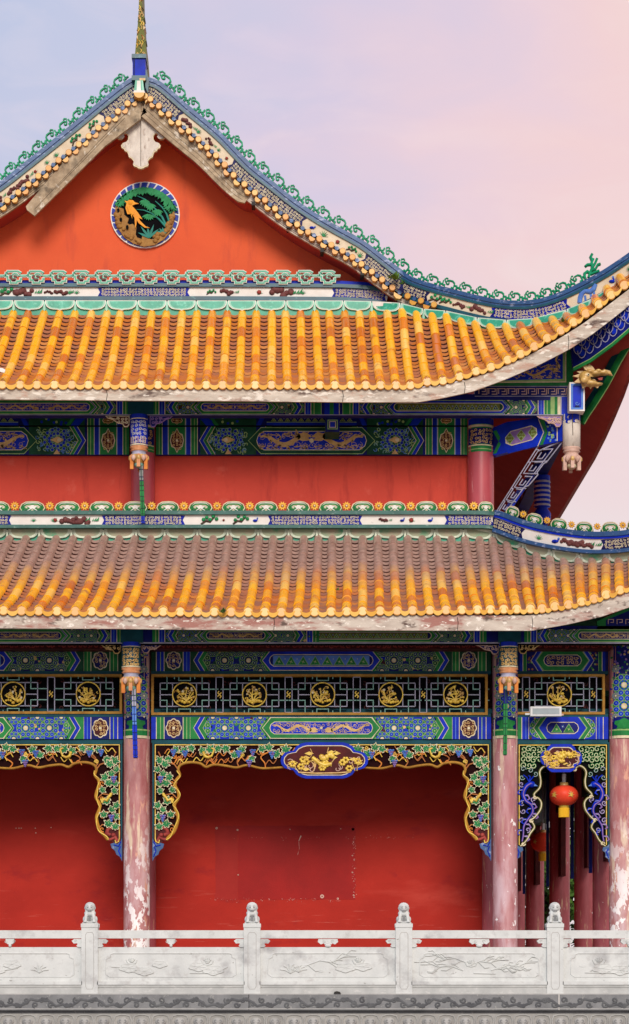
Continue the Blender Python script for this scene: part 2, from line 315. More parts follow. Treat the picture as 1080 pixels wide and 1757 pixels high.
class Curve:
    def __init__(s,pts,sub=8):
        q=[]; P=[pts[0]]+list(pts)+[pts[-1]]
        for i in range(1,len(P)-2):
            a,b,c,d=P[i-1:i+3]
            for k in range(sub):
                t=k/sub
                q.append(tuple(.5*((2*b[j])+(-a[j]+c[j])*t+(2*a[j]-5*b[j]+4*c[j]-d[j])*t*t+(-a[j]+3*b[j]-3*c[j]+d[j])*t**3) for j in (0,1)))
        q.append(tuple(pts[-1])); s.p=q; s.l=[0.0]
        for a,b in zip(q,q[1:]): s.l.append(s.l[-1]+math.hypot(b[0]-a[0],b[1]-a[1]))
        s.L=s.l[-1]
    def at(s,d,off=0.0):
        d=max(0,min(s.L-1e-6,d)); lo,hi=0,len(s.l)-1
        while hi-lo>1:
            m=(lo+hi)//2
            if s.l[m]<=d: lo=m
            else: hi=m
        a,b=s.p[lo],s.p[hi]; t=(d-s.l[lo])/((s.l[hi]-s.l[lo]) or 1)
        a0=s.p[max(0,lo-2)]; b0=s.p[min(len(s.p)-1,hi+2)]
        tx,ty=b0[0]-a0[0],b0[1]-a0[1]; L=math.hypot(tx,ty) or 1; tx/=L; ty/=L
        return (a[0]+(b[0]-a[0])*t-ty*off,a[1]+(b[1]-a[1])*t+tx*off)
    def s_at_x(s,x):
        for i,(a,b) in enumerate(zip(s.p,s.p[1:])):
            if min(a[0],b[0])<=x<=max(a[0],b[0]): return s.l[i]+(s.l[i+1]-s.l[i])*abs((x-a[0])/((b[0]-a[0]) or 1))
        return 0 if x<s.p[0][0] else s.L
def band(m,c,s0,s1,d0,d1,mt,off=0.0,th=0.0,step=10.0):
    n=max(1,int((s1-s0)/step)); f0=d0 if callable(d0) else (lambda q:d0); f1=d1 if callable(d1) else (lambda q:d1)
    T=[];B=[]
    for i in range(n+1):
        q=s0+(s1-s0)*i/n; T.append(c.at(q,f0(q))); B.append(c.at(q,f1(q)))
    vs=[m.P(*p,off) for p in T]+[m.P(*p,off) for p in B]; k=n+1
    fs=[[i,i+1,k+i+1,k+i] for i in range(n)]
    if th:
        vs+=[(x,y+th,z) for x,y,z in vs]
        fs+=[[i,2*k+i,2*k+i+1,i+1] for i in range(n)]+[[k+i,k+i+1,3*k+i+1,3*k+i] for i in range(n)]+[[2*k+i,3*k+i,3*k+i+1,2*k+i+1] for i in range(n)]+[[0,k,3*k,2*k],[n,2*k+n,3*k+n,k+n]]
    m.add(vs,fs,mt)

# ---------------------------------------------------------------- painted motifs
def spiral(cx,cy,r,turns=1.3,a0=0.0,d=1,n=10):
    return [(cx+r*(1-.8*i/n)*math.cos(a0+d*2*PI*turns*i/n),cy+r*(1-.8*i/n)*math.sin(a0+d*2*PI*turns*i/n)) for i in range(n+1)]
def curls(m,x0,y0,x1,y1,mt,step,w,off,seed=0,inside=None,T=None,ridge=0.0):
    R=random.Random(seed); nx=max(1,int(round((x1-x0)/step))); ny=max(1,int(round((y1-y0)/step)))
    for i in range(nx):
        for j in range(ny):
            cx=x0+(i+.5)*(x1-x0)/nx+R.uniform(-.12,.12)*step; cy=y0+(j+.5)*(y1-y0)/ny+R.uniform(-.1,.1)*step
            if inside and not inside(cx,cy): continue
            p=spiral(cx,cy,step*.46,1.1,R.uniform(0,6.3),R.choice((-1,1)),7)
            if T: p=[T(*q) for q in p]
            m.stroke(p,w,mt,off,ridge=ridge)
            if R.random()<.6:
                a=R.uniform(0,6.3); q=[(cx+step*.3*math.cos(a),cy+step*.3*math.sin(a)),(cx+step*.75*math.cos(a+.5),cy+step*.62*math.sin(a+.5))]
                q=[(min(x1,max(x0,a_)),min(y1,max(y0,b_))) for a_,b_ in q]
                if T: q=[T(*z) for z in q]
                m.stroke(q,w,mt,off)
def rosette(m,cx,cy,r,A,B,off,half=None,line='lime'):
    a0,a1={None:(0,2*PI),'top':(PI,2*PI),'bot':(0,PI)}[half]   # 'top': only the part above cy
    m.disc(cx,cy,r,line,off,n=18,a0=a0,a1=a1); m.disc(cx,cy,r*.955,A,off+.0015,n=18,a0=a0,a1=a1)
    k=8
    for i in range(k):
        a=2*PI*(i+.5)/k
        if half=='top' and math.sin(a)>-.12: continue
        if half=='bot' and math.sin(a)<.12: continue
        px,py=cx+r*.74*math.cos(a),cy+r*.74*math.sin(a)
        m.disc(px,py,r*.265,line,off+.003,n=8); m.disc(px,py,r*.225,B,off+.0045,n=8); m.disc(px,py,r*.09,'sky' if B=='blue' else 'lime',off+.0052,n=5)
    m.disc(cx,cy,r*.50,line,off+.003,n=14,a0=a0,a1=a1); m.disc(cx,cy,r*.465,B,off+.0045,n=14,a0=a0,a1=a1)
    for i in range(8):
        a=2*PI*i/8
        if half=='top' and math.sin(a)>-.1: continue
        if half=='bot' and math.sin(a)<.1: continue
        m.disc(cx+r*.34*math.cos(a),cy+r*.34*math.sin(a),r*.09,A,off+.006,n=6)
    m.disc(cx,cy,r*.27,'gold',off+.0065,n=10,a0=a0,a1=a1); m.disc(cx,cy,r*.23,'cream',off+.008,n=10,a0=a0,a1=a1)
def field(m,x0,x1,y0,y1,A,B,off,seed=0,dirn=1):
    h=y1-y0; cy=(y0+y1)/2; m.rect(x0,y0,x1,y1,A,off)
    R=random.Random(seed); w=x1-x0; r=h*.46
    for i in range(int(w*h/40)):
        x=R.uniform(x0+2,x1-2); y=R.uniform(y0+2,y1-2); m.disc(x,y,R.uniform(1.8,3.2),R.choice((B,B,'dgreen','blue','gold','green')) if R.random()<.85 else 'maroon',off+.0012+.0004*(i%4),n=6)
    xe=x0+r*1.05 if dirn>0 else x1-r*1.05
    n=int((w-2*r)/(r*1.05))
    rosette(m,xe,cy,r,A,B,off+.004)
    for i in range(1,n+1):
        x=xe+dirn*i*(w-2.1*r)/max(1,n)
        if i%2==0: rosette(m,x,cy,r*.92,B,A,off+.004)
        else:
            rr=r*.72; rosette(m,x,y1,rr,B,A,off+.0095,'top'); rosette(m,x,y0,rr,B,A,off+.0095,'bot')
def dragon(m,x0,x1,y0,y1,mt,off,seed=0,flip=False,thick=None):
    R=random.Random(seed); w=x1-x0; h=y1-y0; cy=(y0+y1)/2; t=thick or h*.25
    X=(lambda u:x1-u*w) if flip else (lambda u:x0+u*w)
    nw=max(1.2,w/h/2.3); pts=[]
    for i in range(29):
        u=.04+.84*i/28; pts.append((X(u),cy-math.sin(u*nw*2*PI+.6)*h*.27*(1-.2*u)))
    m.stroke(pts[:15],t*.4,mt,off,w2=t*1.15); m.stroke(pts[14:],t*1.15,mt,off,w2=t*.95)
    hx,hy=pts[-1]; s=-1 if flip else 1
    m.poly([(hx-s*t,hy-t*.8),(hx+s*t*.8,hy-t*1.1),(hx+s*t*2.2,hy-t*.1),(hx+s*t*1.2,hy+t*.2),(hx+s*t*2,hy+t*.8),(hx,hy+t*1.0),(hx-s*t*1.2,hy+t*.5)],mt,off+.001)
    for k in range(3): m.stroke([(hx-s*t*.5,hy),(hx-s*t*(1.6+k*.4),hy+(k-1)*t*1.7)],t*.35,mt,off+.001)
    for q in (5,11,17,23):
        x,y=pts[q]; d=1 if q%4==1 else -1
        e=(x+s*h*.12,y+d*h*.22); m.stroke([(x,y),e],t*.45,mt,off+.001)
        for a in (-.6,0,.6): m.stroke([e,(e[0]+s*h*.13*math.cos(a),e[1]+h*.13*math.sin(a)+d*h*.05)],t*.28,mt,off+.001)
    for i in range(int(w*h/26)):
        x=R.uniform(x0+1,x1-1); y=R.choice((R.uniform(y0+.5,y0+h*.25),R.uniform(y1-h*.25,y1-.5)))
        m.stroke([(x-h*.07,y+R.uniform(-1,1)*h*.04),(x,y),(x+h*.07,y+R.uniform(-1,1)*h*.04)],h*.05,mt,off)
def lozenges(m,x0,x1,y0,y1,A,B,off,n=None):
    h=y1-y0; n=n or max(2,int(round((x1-x0)/(h*1.25)))); w=(x1-x0)/n; m.rect(x0,y0,x1,y1,A,off)
    for i in range(n):
        a=x0+i*w; m.poly([(a+1,y1-.6),(a+w/2,y0+.6),(a+w-1,y1-.6)],'lime',off+.0015); m.poly([(a+2.4,y1-1.3),(a+w/2,y0+2.2),(a+w-2.4,y1-1.3)],B,off+.003)
        for cx,cy,c in ((a+w/2,y0+h*.64,'lime'),(a,y0+h*.36,'sky')):
            if cx-2<x0: continue
            for k in range(4):
                t=k*PI/2+.4; m.stroke([(cx,cy),(cx+h*.17*math.cos(t),cy+h*.17*math.sin(t))],h*.06,c,off+.0045)
            m.disc(cx,cy,h*.05,'cream',off+.005,n=6)
def lobed(cx,cy,rx,ry,n=8,k=.13,m=48): return [(cx+rx*(1+k*abs(math.cos(n/2*a))-k)*math.cos(a),cy+ry*(1+k*abs(math.cos(n/2*a))-k)*math.sin(a)) for a in [2*PI*i/m for i in range(m)]]
def medal(m,cx,cy,rx,ry,bg_,off,kind='lobe',seed=0,lc='cream'):
    if kind=='lobe': o=lobed(cx,cy,rx,ry); i_=lobed(cx,cy,rx*.88,ry*.88)
    else:
        o=[(cx,cy-ry),(cx+rx*.35,cy-ry*.62),(cx+rx*.8,cy-ry*.5),(cx+rx,cy),(cx+rx*.8,cy+ry*.5),(cx+rx*.35,cy+ry*.62),(cx,cy+ry),(cx-rx*.35,cy+ry*.62),(cx-rx*.8,cy+ry*.5),(cx-rx,cy),(cx-rx*.8,cy-ry*.5),(cx-rx*.35,cy-ry*.62)]
        i_=[(cx+(x-cx)*.86,cy+(y-cy)*.88) for x,y in o]
    m.poly(o,lc,off); m.poly(i_,bg_,off+.0015)
    st=min(rx,ry)*.46
    curls(m,cx-rx*.74,cy-ry*.74,cx+rx*.74,cy+ry*.74,'gold',st,1.0,off+.003,seed,inside=lambda x,y:((x-cx)/rx)**2+((y-cy)/ry)**2<.62)
    m.disc(cx,cy,st*.4,'cream',off+.0045,n=8)
def chev(m,X,u0,y0,y1,cols,dep,off):
    cy=(y0+y1)/2; u=u0
    for c,w in cols:
        m.poly([(X(u+dep),y0),(X(u),cy),(X(u+dep),y1),(X(u+w+dep),y1),(X(u+w),cy),(X(u+w+dep),y0)],c,off); u+=w
    return u
def stripes(m,X,u0,y0,y1,cols,off):
    u=u0
    for c,w in cols: m.rect(X(u),y0,X(u+w),y1,c,off); u+=w
    return u
def cartouche(m,x0,x1,y0,y1,border,line,fill,off,kind='dragon',inset=None,seed=0,A='blue',B='green',pt=None):
    cy=(y0+y1)/2; h=(y1-y0)/2; p=pt or h*.75
    def hexa(d): return [(x0+p+d*.4,y0+d),(x1-p-d*.4,y0+d),(x1-d,cy),(x1-p-d*.4,y1-d),(x0+p+d*.4,y1-d),(x0+d,cy)]
    m.poly(hexa(0),line,off); m.poly(hexa(1.2),border,off+.0015)
    i=inset or h*.42
    def rh(d):
        a,b,c,e=x0+i+p*.35+d,x1-i-p*.35-d,y0+i+d,y1-i-d; q=(e-c)*.38
        return [(a+q,c),(b-q,c),(b-q*.25,c+q*.55),(b,cy),(b-q*.25,e-q*.55),(b-q,e),(a+q,e),(a+q*.25,e-q*.55),(a,cy),(a+q*.25,c+q*.55)]
    m.poly(rh(0),'cream',off+.003); m.poly(rh(1.2),fill,off+.0045)
    a,b,c,e=x0+i+p*.35+4,x1-i-p*.35-4,y0+i+2,y1-i-2
    if kind=='dragon':
        mid=(a+b)/2; curls(m,a+1,c+.3,b-1,e-.3,'gold',max(4.6,(e-c)*.42),.6,off+.0055,seed+9); dragon(m,a,mid-(b-a)*.03,c,e,'gold',off+.006,seed); dragon(m,mid+(b-a)*.03,b,c,e,'gold',off+.006,seed+1,True); m.disc(mid,cy,(e-c)*.14,'cream',off+.0065,n=8)
    elif kind=='loz': lozenges(m,a+3,b-3,c,e,A,B,off+.006)
    else: curls(m,a+1,c,b-1,e,'gold',(e-c)*.52,1.1,off+.006,seed)

# ================================================================ THE TEMPLE
TL=Vector((W(240,0,0)[0],0,EYE-.45))
temple=thing('temple','Multi-tiered Chinese temple hall with red gable, yellow tile roofs and painted beams','temple',TL)
YW=2.0      # wall plane behind the veranda
# ---- rake / hip line of the upper roof (centre of its blue cap)
RR=[(246,138),(262,141),(280,151),(320,186),(375,232),(425,284),(463,315),(494,340),(526,363),(570,390),(620,418),(652,442),(683,466),(705,481),(740,493),(775,502),(810,511),(847,519),(884,522.5),(921,520),(958,509),(995,492),(1032,472),(1060,454),(1090,433),(1130,402),(1160,376)]
CR=Curve(RR)
LLp=[(-150,418),(-100,386),(-50,352),(0,320),(50,281),(100,241),(150,200),(200,159),(222,143),(232,138)]
CL=Curve(LLp)
YG=3.7; YR=3.0
def YU(px): return YR if px<690 else YR-(px-690)*3.1/430      # hip comes forward to the corner
def YUe(px): return .3 if px<760 else .3-(px-760)*.5/360
# ---- tiles
def tile_roof(cols,bot,top,YB,YT,matb,matp,sag,parent,name,seed,r=7.9):
    R=random.Random(seed); m=MB(); caps=MB(); C=[]
    for xb,xt in cols:
        B=Vector(W(xb+R.uniform(-.8,.8),bot(xb),YB(xb))); T=Vector(W(xt+R.uniform(-.8,.8),top(xt),YT(xt))); C.append((B,T))
    def pos(B,T,t):
        p=B.lerp(T,t); L=(T-B).length; p.z-=sag*L*4*t*(1-t)*(.55+.9*(1-t)) if t<1 else 0; return p
    def frame(B,T,t,lat):
        tg=(pos(B,T,min(1,t+.02))-pos(B,T,max(0,t-.02))).normalized(); n=lat.cross(tg).normalized()
        if n.z<0: n=-n
        return tg,n
    for i,(B,T) in enumerate(C):
        L=(T-B).length; lat=Vector((1,0,0)); rr=r/100.0
        j0,j1=max(0,i-1),min(len(C)-1,i+1); d=C[j1][0]-C[j0][0]; lat=Vector((d.x,d.y*.5,d.z)).normalized()
        n=max(1,int(round(L/.42)))
        for k in range(n):
            t0=k/n; t1=(k+1)/n+.004; wob=R.uniform(-.006,.006)
            vs=[]
            for t,q,lift in ((t0,1.03,.008),(t1,.975,.0)):
                p=pos(B,T,t); tg,nv=frame(B,T,t,lat); sd=tg.cross(nv)
                for a in range(9):
                    th=PI*a/8; vs.append(tuple(p+sd*(math.cos(th)*rr*q+wob)+nv*(math.sin(th)*rr*q+lift+.02)))
            fs=[[a,a+1,10+a,9+a] for a in range(8)]
            m.add(vs,fs,matb,True)
            lv=[vs[a] for a in range(9)]; p=pos(B,T,t0); tg,nv=frame(B,T,t0,lat); sd=tg.cross(nv)
            lv2=[tuple(Vector(p)+sd*(math.cos(PI*a/8)*rr*.93+wob)+nv*(math.sin(PI*a/8)*rr*.93+.015)) for a in range(9)]
            b=len(m.v); m.v+=[Vector(q)-tg*.001 for q in []]
            m.add(lv+lv2,[[a,9+a,10+a,a+1] for a in range(8)],'rockgold' if False else matb)
        # round end cap
        tg,nv=frame(B,T,0,lat); sd=tg.cross(nv); c=B+nv*.012-tg*.035; k=16; rc=rr*1.03
        f=Vector((0,-1,.12)).normalized(); s2=lat; u2=f.cross(s2).normalized()
        ring=[tuple(c+(s2*math.cos(2*PI*a/k)+u2*math.sin(2*PI*a/k))*rc) for a in range(k)]
        ring2=[tuple(Vector(q)-f*.05) for q in ring]; inn=[tuple(c+f*.002+(s2*math.cos(2*PI*a/k)+u2*math.sin(2*PI*a/k))*rc*.86) for a in range(k)]
        caps.add([tuple(c+f*.002)]+inn,[[0,1+a,1+(a+1)%k] for a in range(k)],'cap_glaze'); caps.add(inn+ring,[[a,k+a,k+(a+1)%k,(a+1)%k] for a in range(k)],'cap_rim'); caps.add(ring+ring2,[[a,k+a,k+(a+1)%k,(a+1)%k] for a in range(k)],'cap_glaze')
    for i in range(len(C)-1):
        (B0,T0),(B1,T1)=C[i],C[i+1]; L=((T0-B0).length+(T1-B1).length)/2; n=max(2,int(round(L/.165)))
        for k in range(n):
            t0=k/n; t1=(k+1.2)/n; t1=min(t1,1.0); vs=[]; jt=R.uniform(-.006,.006)
            for t,lift in ((t0,.088+jt*.8),(t1,.0)):
                p0,p1=pos(B0,T0,t),pos(B1,T1,t); lat=(p1-p0).normalized(); tg=(pos(B0,T0,min(1,t+.02))-pos(B0,T0,max(0,t-.02))).normalized(); nv=lat.cross(tg).normalized()
                if nv.z<0: nv=-nv
                for a in range(7):
                    q=a/6; vs.append(tuple(p0.lerp(p1,q)+nv*(lift-.085*(1-(2*q-1)**2)+.02)))
            fr=[tuple(Vector(v)-Vector((0,-.012,.042))) for v in vs[:7]]
            m.add(vs,[[a,a+1,8+a,7+a] for a in range(6)],matp,True); fr2=[tuple(Vector(v)-Vector((0,-.03,.12))) for v in vs[:7]]
            m.add(vs[:7]+fr,[[7+a,8+a,a+1,a] for a in range(6)],'pan_lip' if matp=='pan_glaze' else 'pan_lip_old'); m.add(fr+fr2,[[7+a,8+a,a+1,a] for a in range(6)],'pan_dark')  # dark strip under each lip paints the shadow line between tile rows
        c=B0.lerp(B1,.5); lat=(B1-B0).normalized(); w=(B1-B0).length*.345; f=Vector((0,-1,0)); u2=Vector((0,0,1)); k=9
        pts=[c+lat*(w*(2*a/k-1))+u2*(.012-.10*math.sqrt(max(0,1-(2*a/k-1)**2))**1.15) for a in range(k+1)]
        up=[c+lat*(w*(2*a/k-1))+u2*(.03-.045*(1-(2*a/k-1)**2)) for a in range(k+1)]
        fo=Vector((0,-.035,0)); fo=Vector((0,-.045,0)); V=[tuple(p+fo) for p in pts]+[tuple(p+fo) for p in up]+[tuple(p-fo*.2) for p in pts]
        caps.add(V,[[a,a+1,k+2+a,k+1+a] for a in range(k)]+[[a,2*k+2+a,2*k+3+a,a+1] for a in range(k)],'cap_drip')
    for (B0,T0),(B1,T1) in zip(C,C[1:]):
        P4=[tuple(p-Vector((0,0,d))) for p,d in ((B0,.07),(B1,.07),(T1,.6),(T0,.6))]; m.add(P4,[[0,1,2,3]],'pan_dark')
    o=m.build(name,parent); caps.build('eave_tile_caps',o)
    return o
UB=[5,34.4,63.7,93.7,124,152.6,183,213,242,271.5,298,327,354,382,410,437.8,465.6,492.9,520,548.3,575,602,628.3,653.5,679.9,704,733,760,788,817,843,871,894,917,940,963,984,1006,1028,1049,1071,1093,1114]
UT=[50.7,76.7,103.7,129.6,157.4,184,208,235,261,287,313,338,364,390,415,441,466,490,516,541.5,566,591,616,640,664,691,716,743,766,791,817,843,869,894,921,948,974,1000,1022,1043,1065,1088,1110]
cu=[(5-29.4*k,50.7-26.5*k) for k in range(12,0,-1)]+list(zip(UB,UT))
ubot=lambda x:interp([(-400,660),(704,661),(733,655),(760,653),(788,646),(817,637),(843,630),(871,618),(894,608),(917,595),(940,581),(963,568),(984,554),(1006,539),(1028,523),(1049,507),(1071,490),(1115,456)],x)
utop=lambda x:interp([(-400,537),(640,537),(691,535),(716,541),(743,544),(766,545),(791,553),(817,558),(843,563),(869,562),(894,560),(921,553),(948,550),(974,544),(1000,530),(1022,514),(1043,497),(1065,478),(1110,442)],x)
uYT=lambda x:3.35 if x<640 else interp([(640,3.35),(720,2.75),(1120,-.05)],x)
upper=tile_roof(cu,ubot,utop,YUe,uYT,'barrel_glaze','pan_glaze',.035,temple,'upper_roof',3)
upper['label']='upper roof of bright yellow barrel tiles curving up to the corner'
LB=[7.4,38,67.4,98.5,129,158.5,190,220,251,280,310,340,369,396.7,425.7,455,483,511.6,540,569,596,622.8,652.7,681,708.5,737.4,766,793,819,842,865,887,910,931,953,976,998.5,1019,1041.5,1065,1088,1111,1134,1157,1180,1203,1226,1249,1272]
LT=[72.2,98,126,152,179.6,206.7,232.6,259.3,286,313,337.8,366,392.6,417.8,444.5,469.7,496.5,521.7,546.2,570.5,597.3,622.4,647.6,674.4,700,724,749,774.5,798,822.6,845,869.6,895,921,943.7,968,993,1018,1041,1063,1086,1109,1132,1155,1178,1201,1224,1247,1270]
cl=[(7.4-30.5*k,72.2-27*k) for k in range(12,0,-1)]+list(zip(LB,LT))
lbot=lambda x:interp([(-400,1048),(0,1048),(200,1050),(300,1050),(500,1051),(700,1048),(930,1045),(953,1041),(976,1038),(998,1033),(1019,1028),(1041,1021),(1065,1013),(1100,998),(1180,955),(1280,885)],x)
ltop=lambda x:interp([(-400,924),(700,924),(845,926),(870,934),(895,945),(921,953),(944,959),(968,963),(1063,963),(1120,953),(1200,925),(1280,880)],x)
lYB=lambda x:-1.7 if x<930 else -1.7-(x-930)*.5/360
lYT=lambda x:1.8 if x<845 else interp([(845,1.8),(1290,-2.15)],x)
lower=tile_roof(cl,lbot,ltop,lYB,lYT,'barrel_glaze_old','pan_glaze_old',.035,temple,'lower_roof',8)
lower['label']='lower roof of yellow barrel tiles, dusty grey near its top'
# ---- eave boards
def ribbon(name,parent,top,bot,YF,mt,x0,x1,step,th,cuts=()):
    m=MB(YF); n=int((x1-x0)/step)
    for i in range(n):
        a=x0+(x1-x0)*i/n; b=x0+(x1-x0)*(i+1)/n
        vs=[m.P(a,top(a)),m.P(b,top(b)),m.P(b,bot(b)),m.P(a,bot(a))]; vs+=[(x,y+th,z) for x,y,z in vs]
        m.add(vs,[[0,1,2,3],[3,2,6,7],[0,4,5,1],[4,7,6,5]],mt)
    for c in cuts: m.stroke([(c,top(c)+3),(c+1.5,(top(c)+bot(c))/2),(c,bot(c))],.9,'black',.004)
    return m.build(name,parent)
uet=lambda x:interp([(-400,666),(690,668),(730,664),(760,661),(800,652),(850,636),(900,614),(950,587),(1000,556),(1050,519),(1080,496),(1125,460)],x)
ueb=lambda x:interp([(-400,683),(0,685),(200,687),(400,688),(600,690),(717,690),(754,684),(810,672),(865,652),(921,628),(976,600),(1013,576),(1050,548),(1080,524),(1125,487)],x)
ribbon('eave_board',upper,uet,ueb,YUe,'board_white',-360,1125,12,.05,(183,588,797,975))
let=lambda x:interp([(-400,1055),(900,1056),(930,1054),(976,1045),(1032,1030),(1080,1014),(1180,966),(1285,892)],x)
leb=lambda x:interp([(-400,1077),(0,1078),(200,1079),(400,1081),(843,1082),(913,1082),(976,1071),(1032,1058),(1080,1042),(1180,996),(1285,922)],x)
ribbon('eave_board',lower,let,leb,lYB,'board_flaking',-360,1285,12,.05,(470,785,913))
# ---- scalloped ridge-foot tiles
def scallops(parent,xs,ytop,hgt,YF,dusty=False):
    m=MB(YF); F,Lm,G=('jade_dusty','mint_dusty','green_glaze') if dusty else ('jade','mint','green_glaze')
    for a,b in zip(xs,xs[1:]):
        y=lambda x:ytop(x); w=b-a; h=hgt
        m.poly([(a,y(a)),(b,y(b)),(b,y(b)+h+7),((a+b)/2,y((a+b)/2)+h+8),(a,y(a)+h+7)],G,-.03,.10)
        def q(u,v): x=a+u*w; return (x,y(x)+v*h)
        o=[q(.02,0),q(.98,0),q(.98,.30),q(.93,.62),q(.83,.83),q(.72,.90),q(.58,.93),q(.5,1.02),q(.42,.93),q(.28,.90),q(.17,.83),q(.07,.62),q(.02,.30)]
        cx,cy=q(.5,.38)
        m.poly(o,'white' if not dusty else 'lilac' if False else Lm,.012,.04); m.poly([(cx+(x-cx)*.93,cy+(yy-cy)*.90) for x,yy in o],Lm,.014)
        m.poly([(cx+(x-cx)*.80,cy+(yy-cy)*.70) for x,yy in o],F,.016)
        m.poly([(a-1.3,y(a)+h*.2),(a+1.3,y(a)+h*.2),(a+2.2,y(a)+h*.95),(a,y(a)+h*1.12),(a-2.2,y(a)+h*.95)],Lm,.03,.03)
    return m.build('scalloped_edge',parent)
usc=[24-52.8*k for k in range(7,0,-1)]+[24,76.7,129.6,183.3,236,287,337,390.7,440.7,491,540,589.8,638,688,727,765,819,869,917,972,1015,1055,1095]
usy=lambda x:interp([(-400,515),(590,516),(640,517),(688,520),(727,530),(765,533),(819,545),(869,549),(917,546),(972,531),(1015,513),(1055,488),(1095,459)],x)
scallops(upper,usc,usy,17,lambda x:3.2 if x<640 else interp([(640,3.2),(720,2.7),(1120,-.1)],x))
lsc=[13-55*k for k in range(7,0,-1)]+[13,68,123,178,234,283,339,391,443.5,495.5,544,595,645,695.5,746,795.5,847,897,946,994,1041,1090,1140,1190,1240,1285]
lsy=lambda x:interp([(-400,906),(800,906),(847,909),(897,928),(946,943),(994,949),(1041,948),(1090,944),(1140,932),(1285,868)],x)
scallops(lower,lsc,lsy,19,lambda x:1.7 if x<845 else interp([(845,1.7),(1290,-2.25)],x),True)

# ---- ridge bands
def brocade(m,c,s0,s1,d0,d1,mt,off,seed,gm='cream',pt=True,step=6.0):
    band(m,c,s0,s1,d0,d1,mt,off)
    if pt:
        for sx_,sg in ((s0,-1),(s1,1)):
            p=[c.at(sx_,d0),c.at(sx_+sg*5,d0+.5),c.at(sx_+sg*1,(d0+d1)/2),c.at(sx_+sg*5,d1-.5),c.at(sx_,d1)]; m.poly(p,mt,off)
    curls(m,s0+1,d0+1.0,s1-1,d1-1.0,gm,step*.95,.85,off+.006,seed,T=lambda u,v:c.at(u,v))
def relief(m,c,s,d,kind,off,sc=1.0,rn=random.Random(5)):
    X=lambda u,v:c.at(s+u*sc,d+v*sc)
    if kind=='rock':
        for k in range(7): m.disc(*X(-12+4*k+rn.uniform(-1,1),rn.uniform(-3,3)-2*math.sin(k)),rn.uniform(3.2,5.2)*sc,'rock',off,.02,8,dome=.03)
        for k in range(3): m.poly([X(16+k*3,2),X(20+k*4,-3-k),X(19+k*4,1)],'leafgreen',off+.01)
    elif kind=='plant':
        for k in range(6):
            a=-PI*(.12+.15*k); m.poly([X(-.8,3),X(7*math.cos(a),3+8*math.sin(a)),X(1.0,3)],'leafgreen',off+.004+.001*k,.01)
    elif kind=='branch':
        m.stroke([X(-9,5),X(-3,1),X(2,2),X(7,-4)],2.4*sc,'bark',off,.02,ridge=.01)
        for k in range(5): m.disc(*X(-6+4*k,-1-3*(k%2)+rn.uniform(-1,1)),2.4*sc,'leafgreen',off+.01,.01,6,dome=.01)
    elif kind=='bird':
        m.disc(*X(0,1),4*sc,'blue',off,.02,8,2.4*sc,dome=.03); m.poly([X(2,0),X(5,-4),X(4,2)],'blue',off+.01); m.disc(*X(4,-3),1.5*sc,'sky',off+.01,.01,6)
    elif kind=='flower':
        m.disc(*X(0,0),4*sc,'redcarve',off,.02,8,dome=.03)
        for k in range(4): a=.4+k*1.6; m.poly([X(0,0),X(8*math.cos(a),5*math.sin(a)),X(3,2)],'leafgreen',off+.002)
    elif kind=='beast':
        pts=[X(-12,5),X(-9,0),X(-5,-4),X(-1,-5),X(4,-1),X(9,-2),X(13,-6)]
        m.stroke(pts,5.5*sc,'sky',off,.03,ridge=.03); 
        for u_ in (-9,-3,4,8): m.stroke([X(u_,0),X(u_-2,6)],2.4*sc,'sky',off,.02)
# rake and hip ridges of the upper roof
def rake_ridge(c,s0,s1,name,seed,hip_s=1e9,flipband=False):
    m=MB(YU)
    ext=.5
    band(m,c,s0,s1,-5.5,1.0,'blue_glaze',.04,.34); band(m,c,s0,s1,1.0,4.5,'blue_glaze',.02,.30); band(m,c,s0,s1,4.5,8.5,'teal_glaze',.03,.3)
    band(m,c,s0,s1,8.5,26,'panel_cream',.0,.26)
    return m
def cresting(c,ss,Y,parent,right=True,sc=1.0):
    m=MB(Y)
    for i,s in enumerate(ss):
        k=1 if right else -1
        X=lambda u,v:c.at(s+k*u*sc,-5.0-v*sc)
        for pts in ([(3,13),(3,5),(7,5),(7,0),(20,0),(20,3),(24,3),(24,12),(20,15),(14,15)],[(-2,6),(3,6)],[(24,8),(29,8),(29,3),(32,3)]):
            m.stroke([X(*p) for p in pts],2.5*sc,'key_green',.03,.06)
        m.stroke([X(*p) for p in [(14,15)]+spiral(12.5,10,4.6,.95,PI*.5,1,9)],2.1*sc,'key_green',.034,.06)
        m.stroke([X(*p) for p in ((8,10),(5,15),(8,18),(11,17))],1.8*sc,'key_green',.036,.05)
    return m.build('openwork_cresting',parent)
# right
s_mid=CR.s_at_x(704)
m=rake_ridge(CR,0,CR.L-2,'',1)
sb=CR.s_at_x
for a,b,q in ((252,318,'brocade_dark'),(412,528,'brocade_dark'),(638,736,'brocade_dark'),(850,965,'brocade'),(1095,1140,'brocade')):
    brocade(m,CR,sb(a),sb(b),9,25.5,q,.006,int(a),gm='cream',step=5.2)
for x,kd,sc in ((333,'rock',.75),(352,'plant',1.0),(372,'rock',.6),(388,'plant',.8),(402,'flower',.7),(545,'bird',1),(565,'plant',1.3),(588,'flower',.9),(612,'branch',.9),(628,'plant',1.2),(752,'branch',1.2),(768,'branch',1.0),(792,'rock',.7),(825,'rock',.9),(1000,'beast',1.5),(1040,'bird',1.3),(1070,'plant',1)):
    relief(m,CR,sb(x),17.5,kd,.012,sc)
band(m,CR,s_mid,CR.L-2,26,32,'teal_glaze',.02,.26)
ridge_r=m.build('hip_ridge',upper,'ridge descending right from the apex and sweeping up to the corner')
spc=33.6
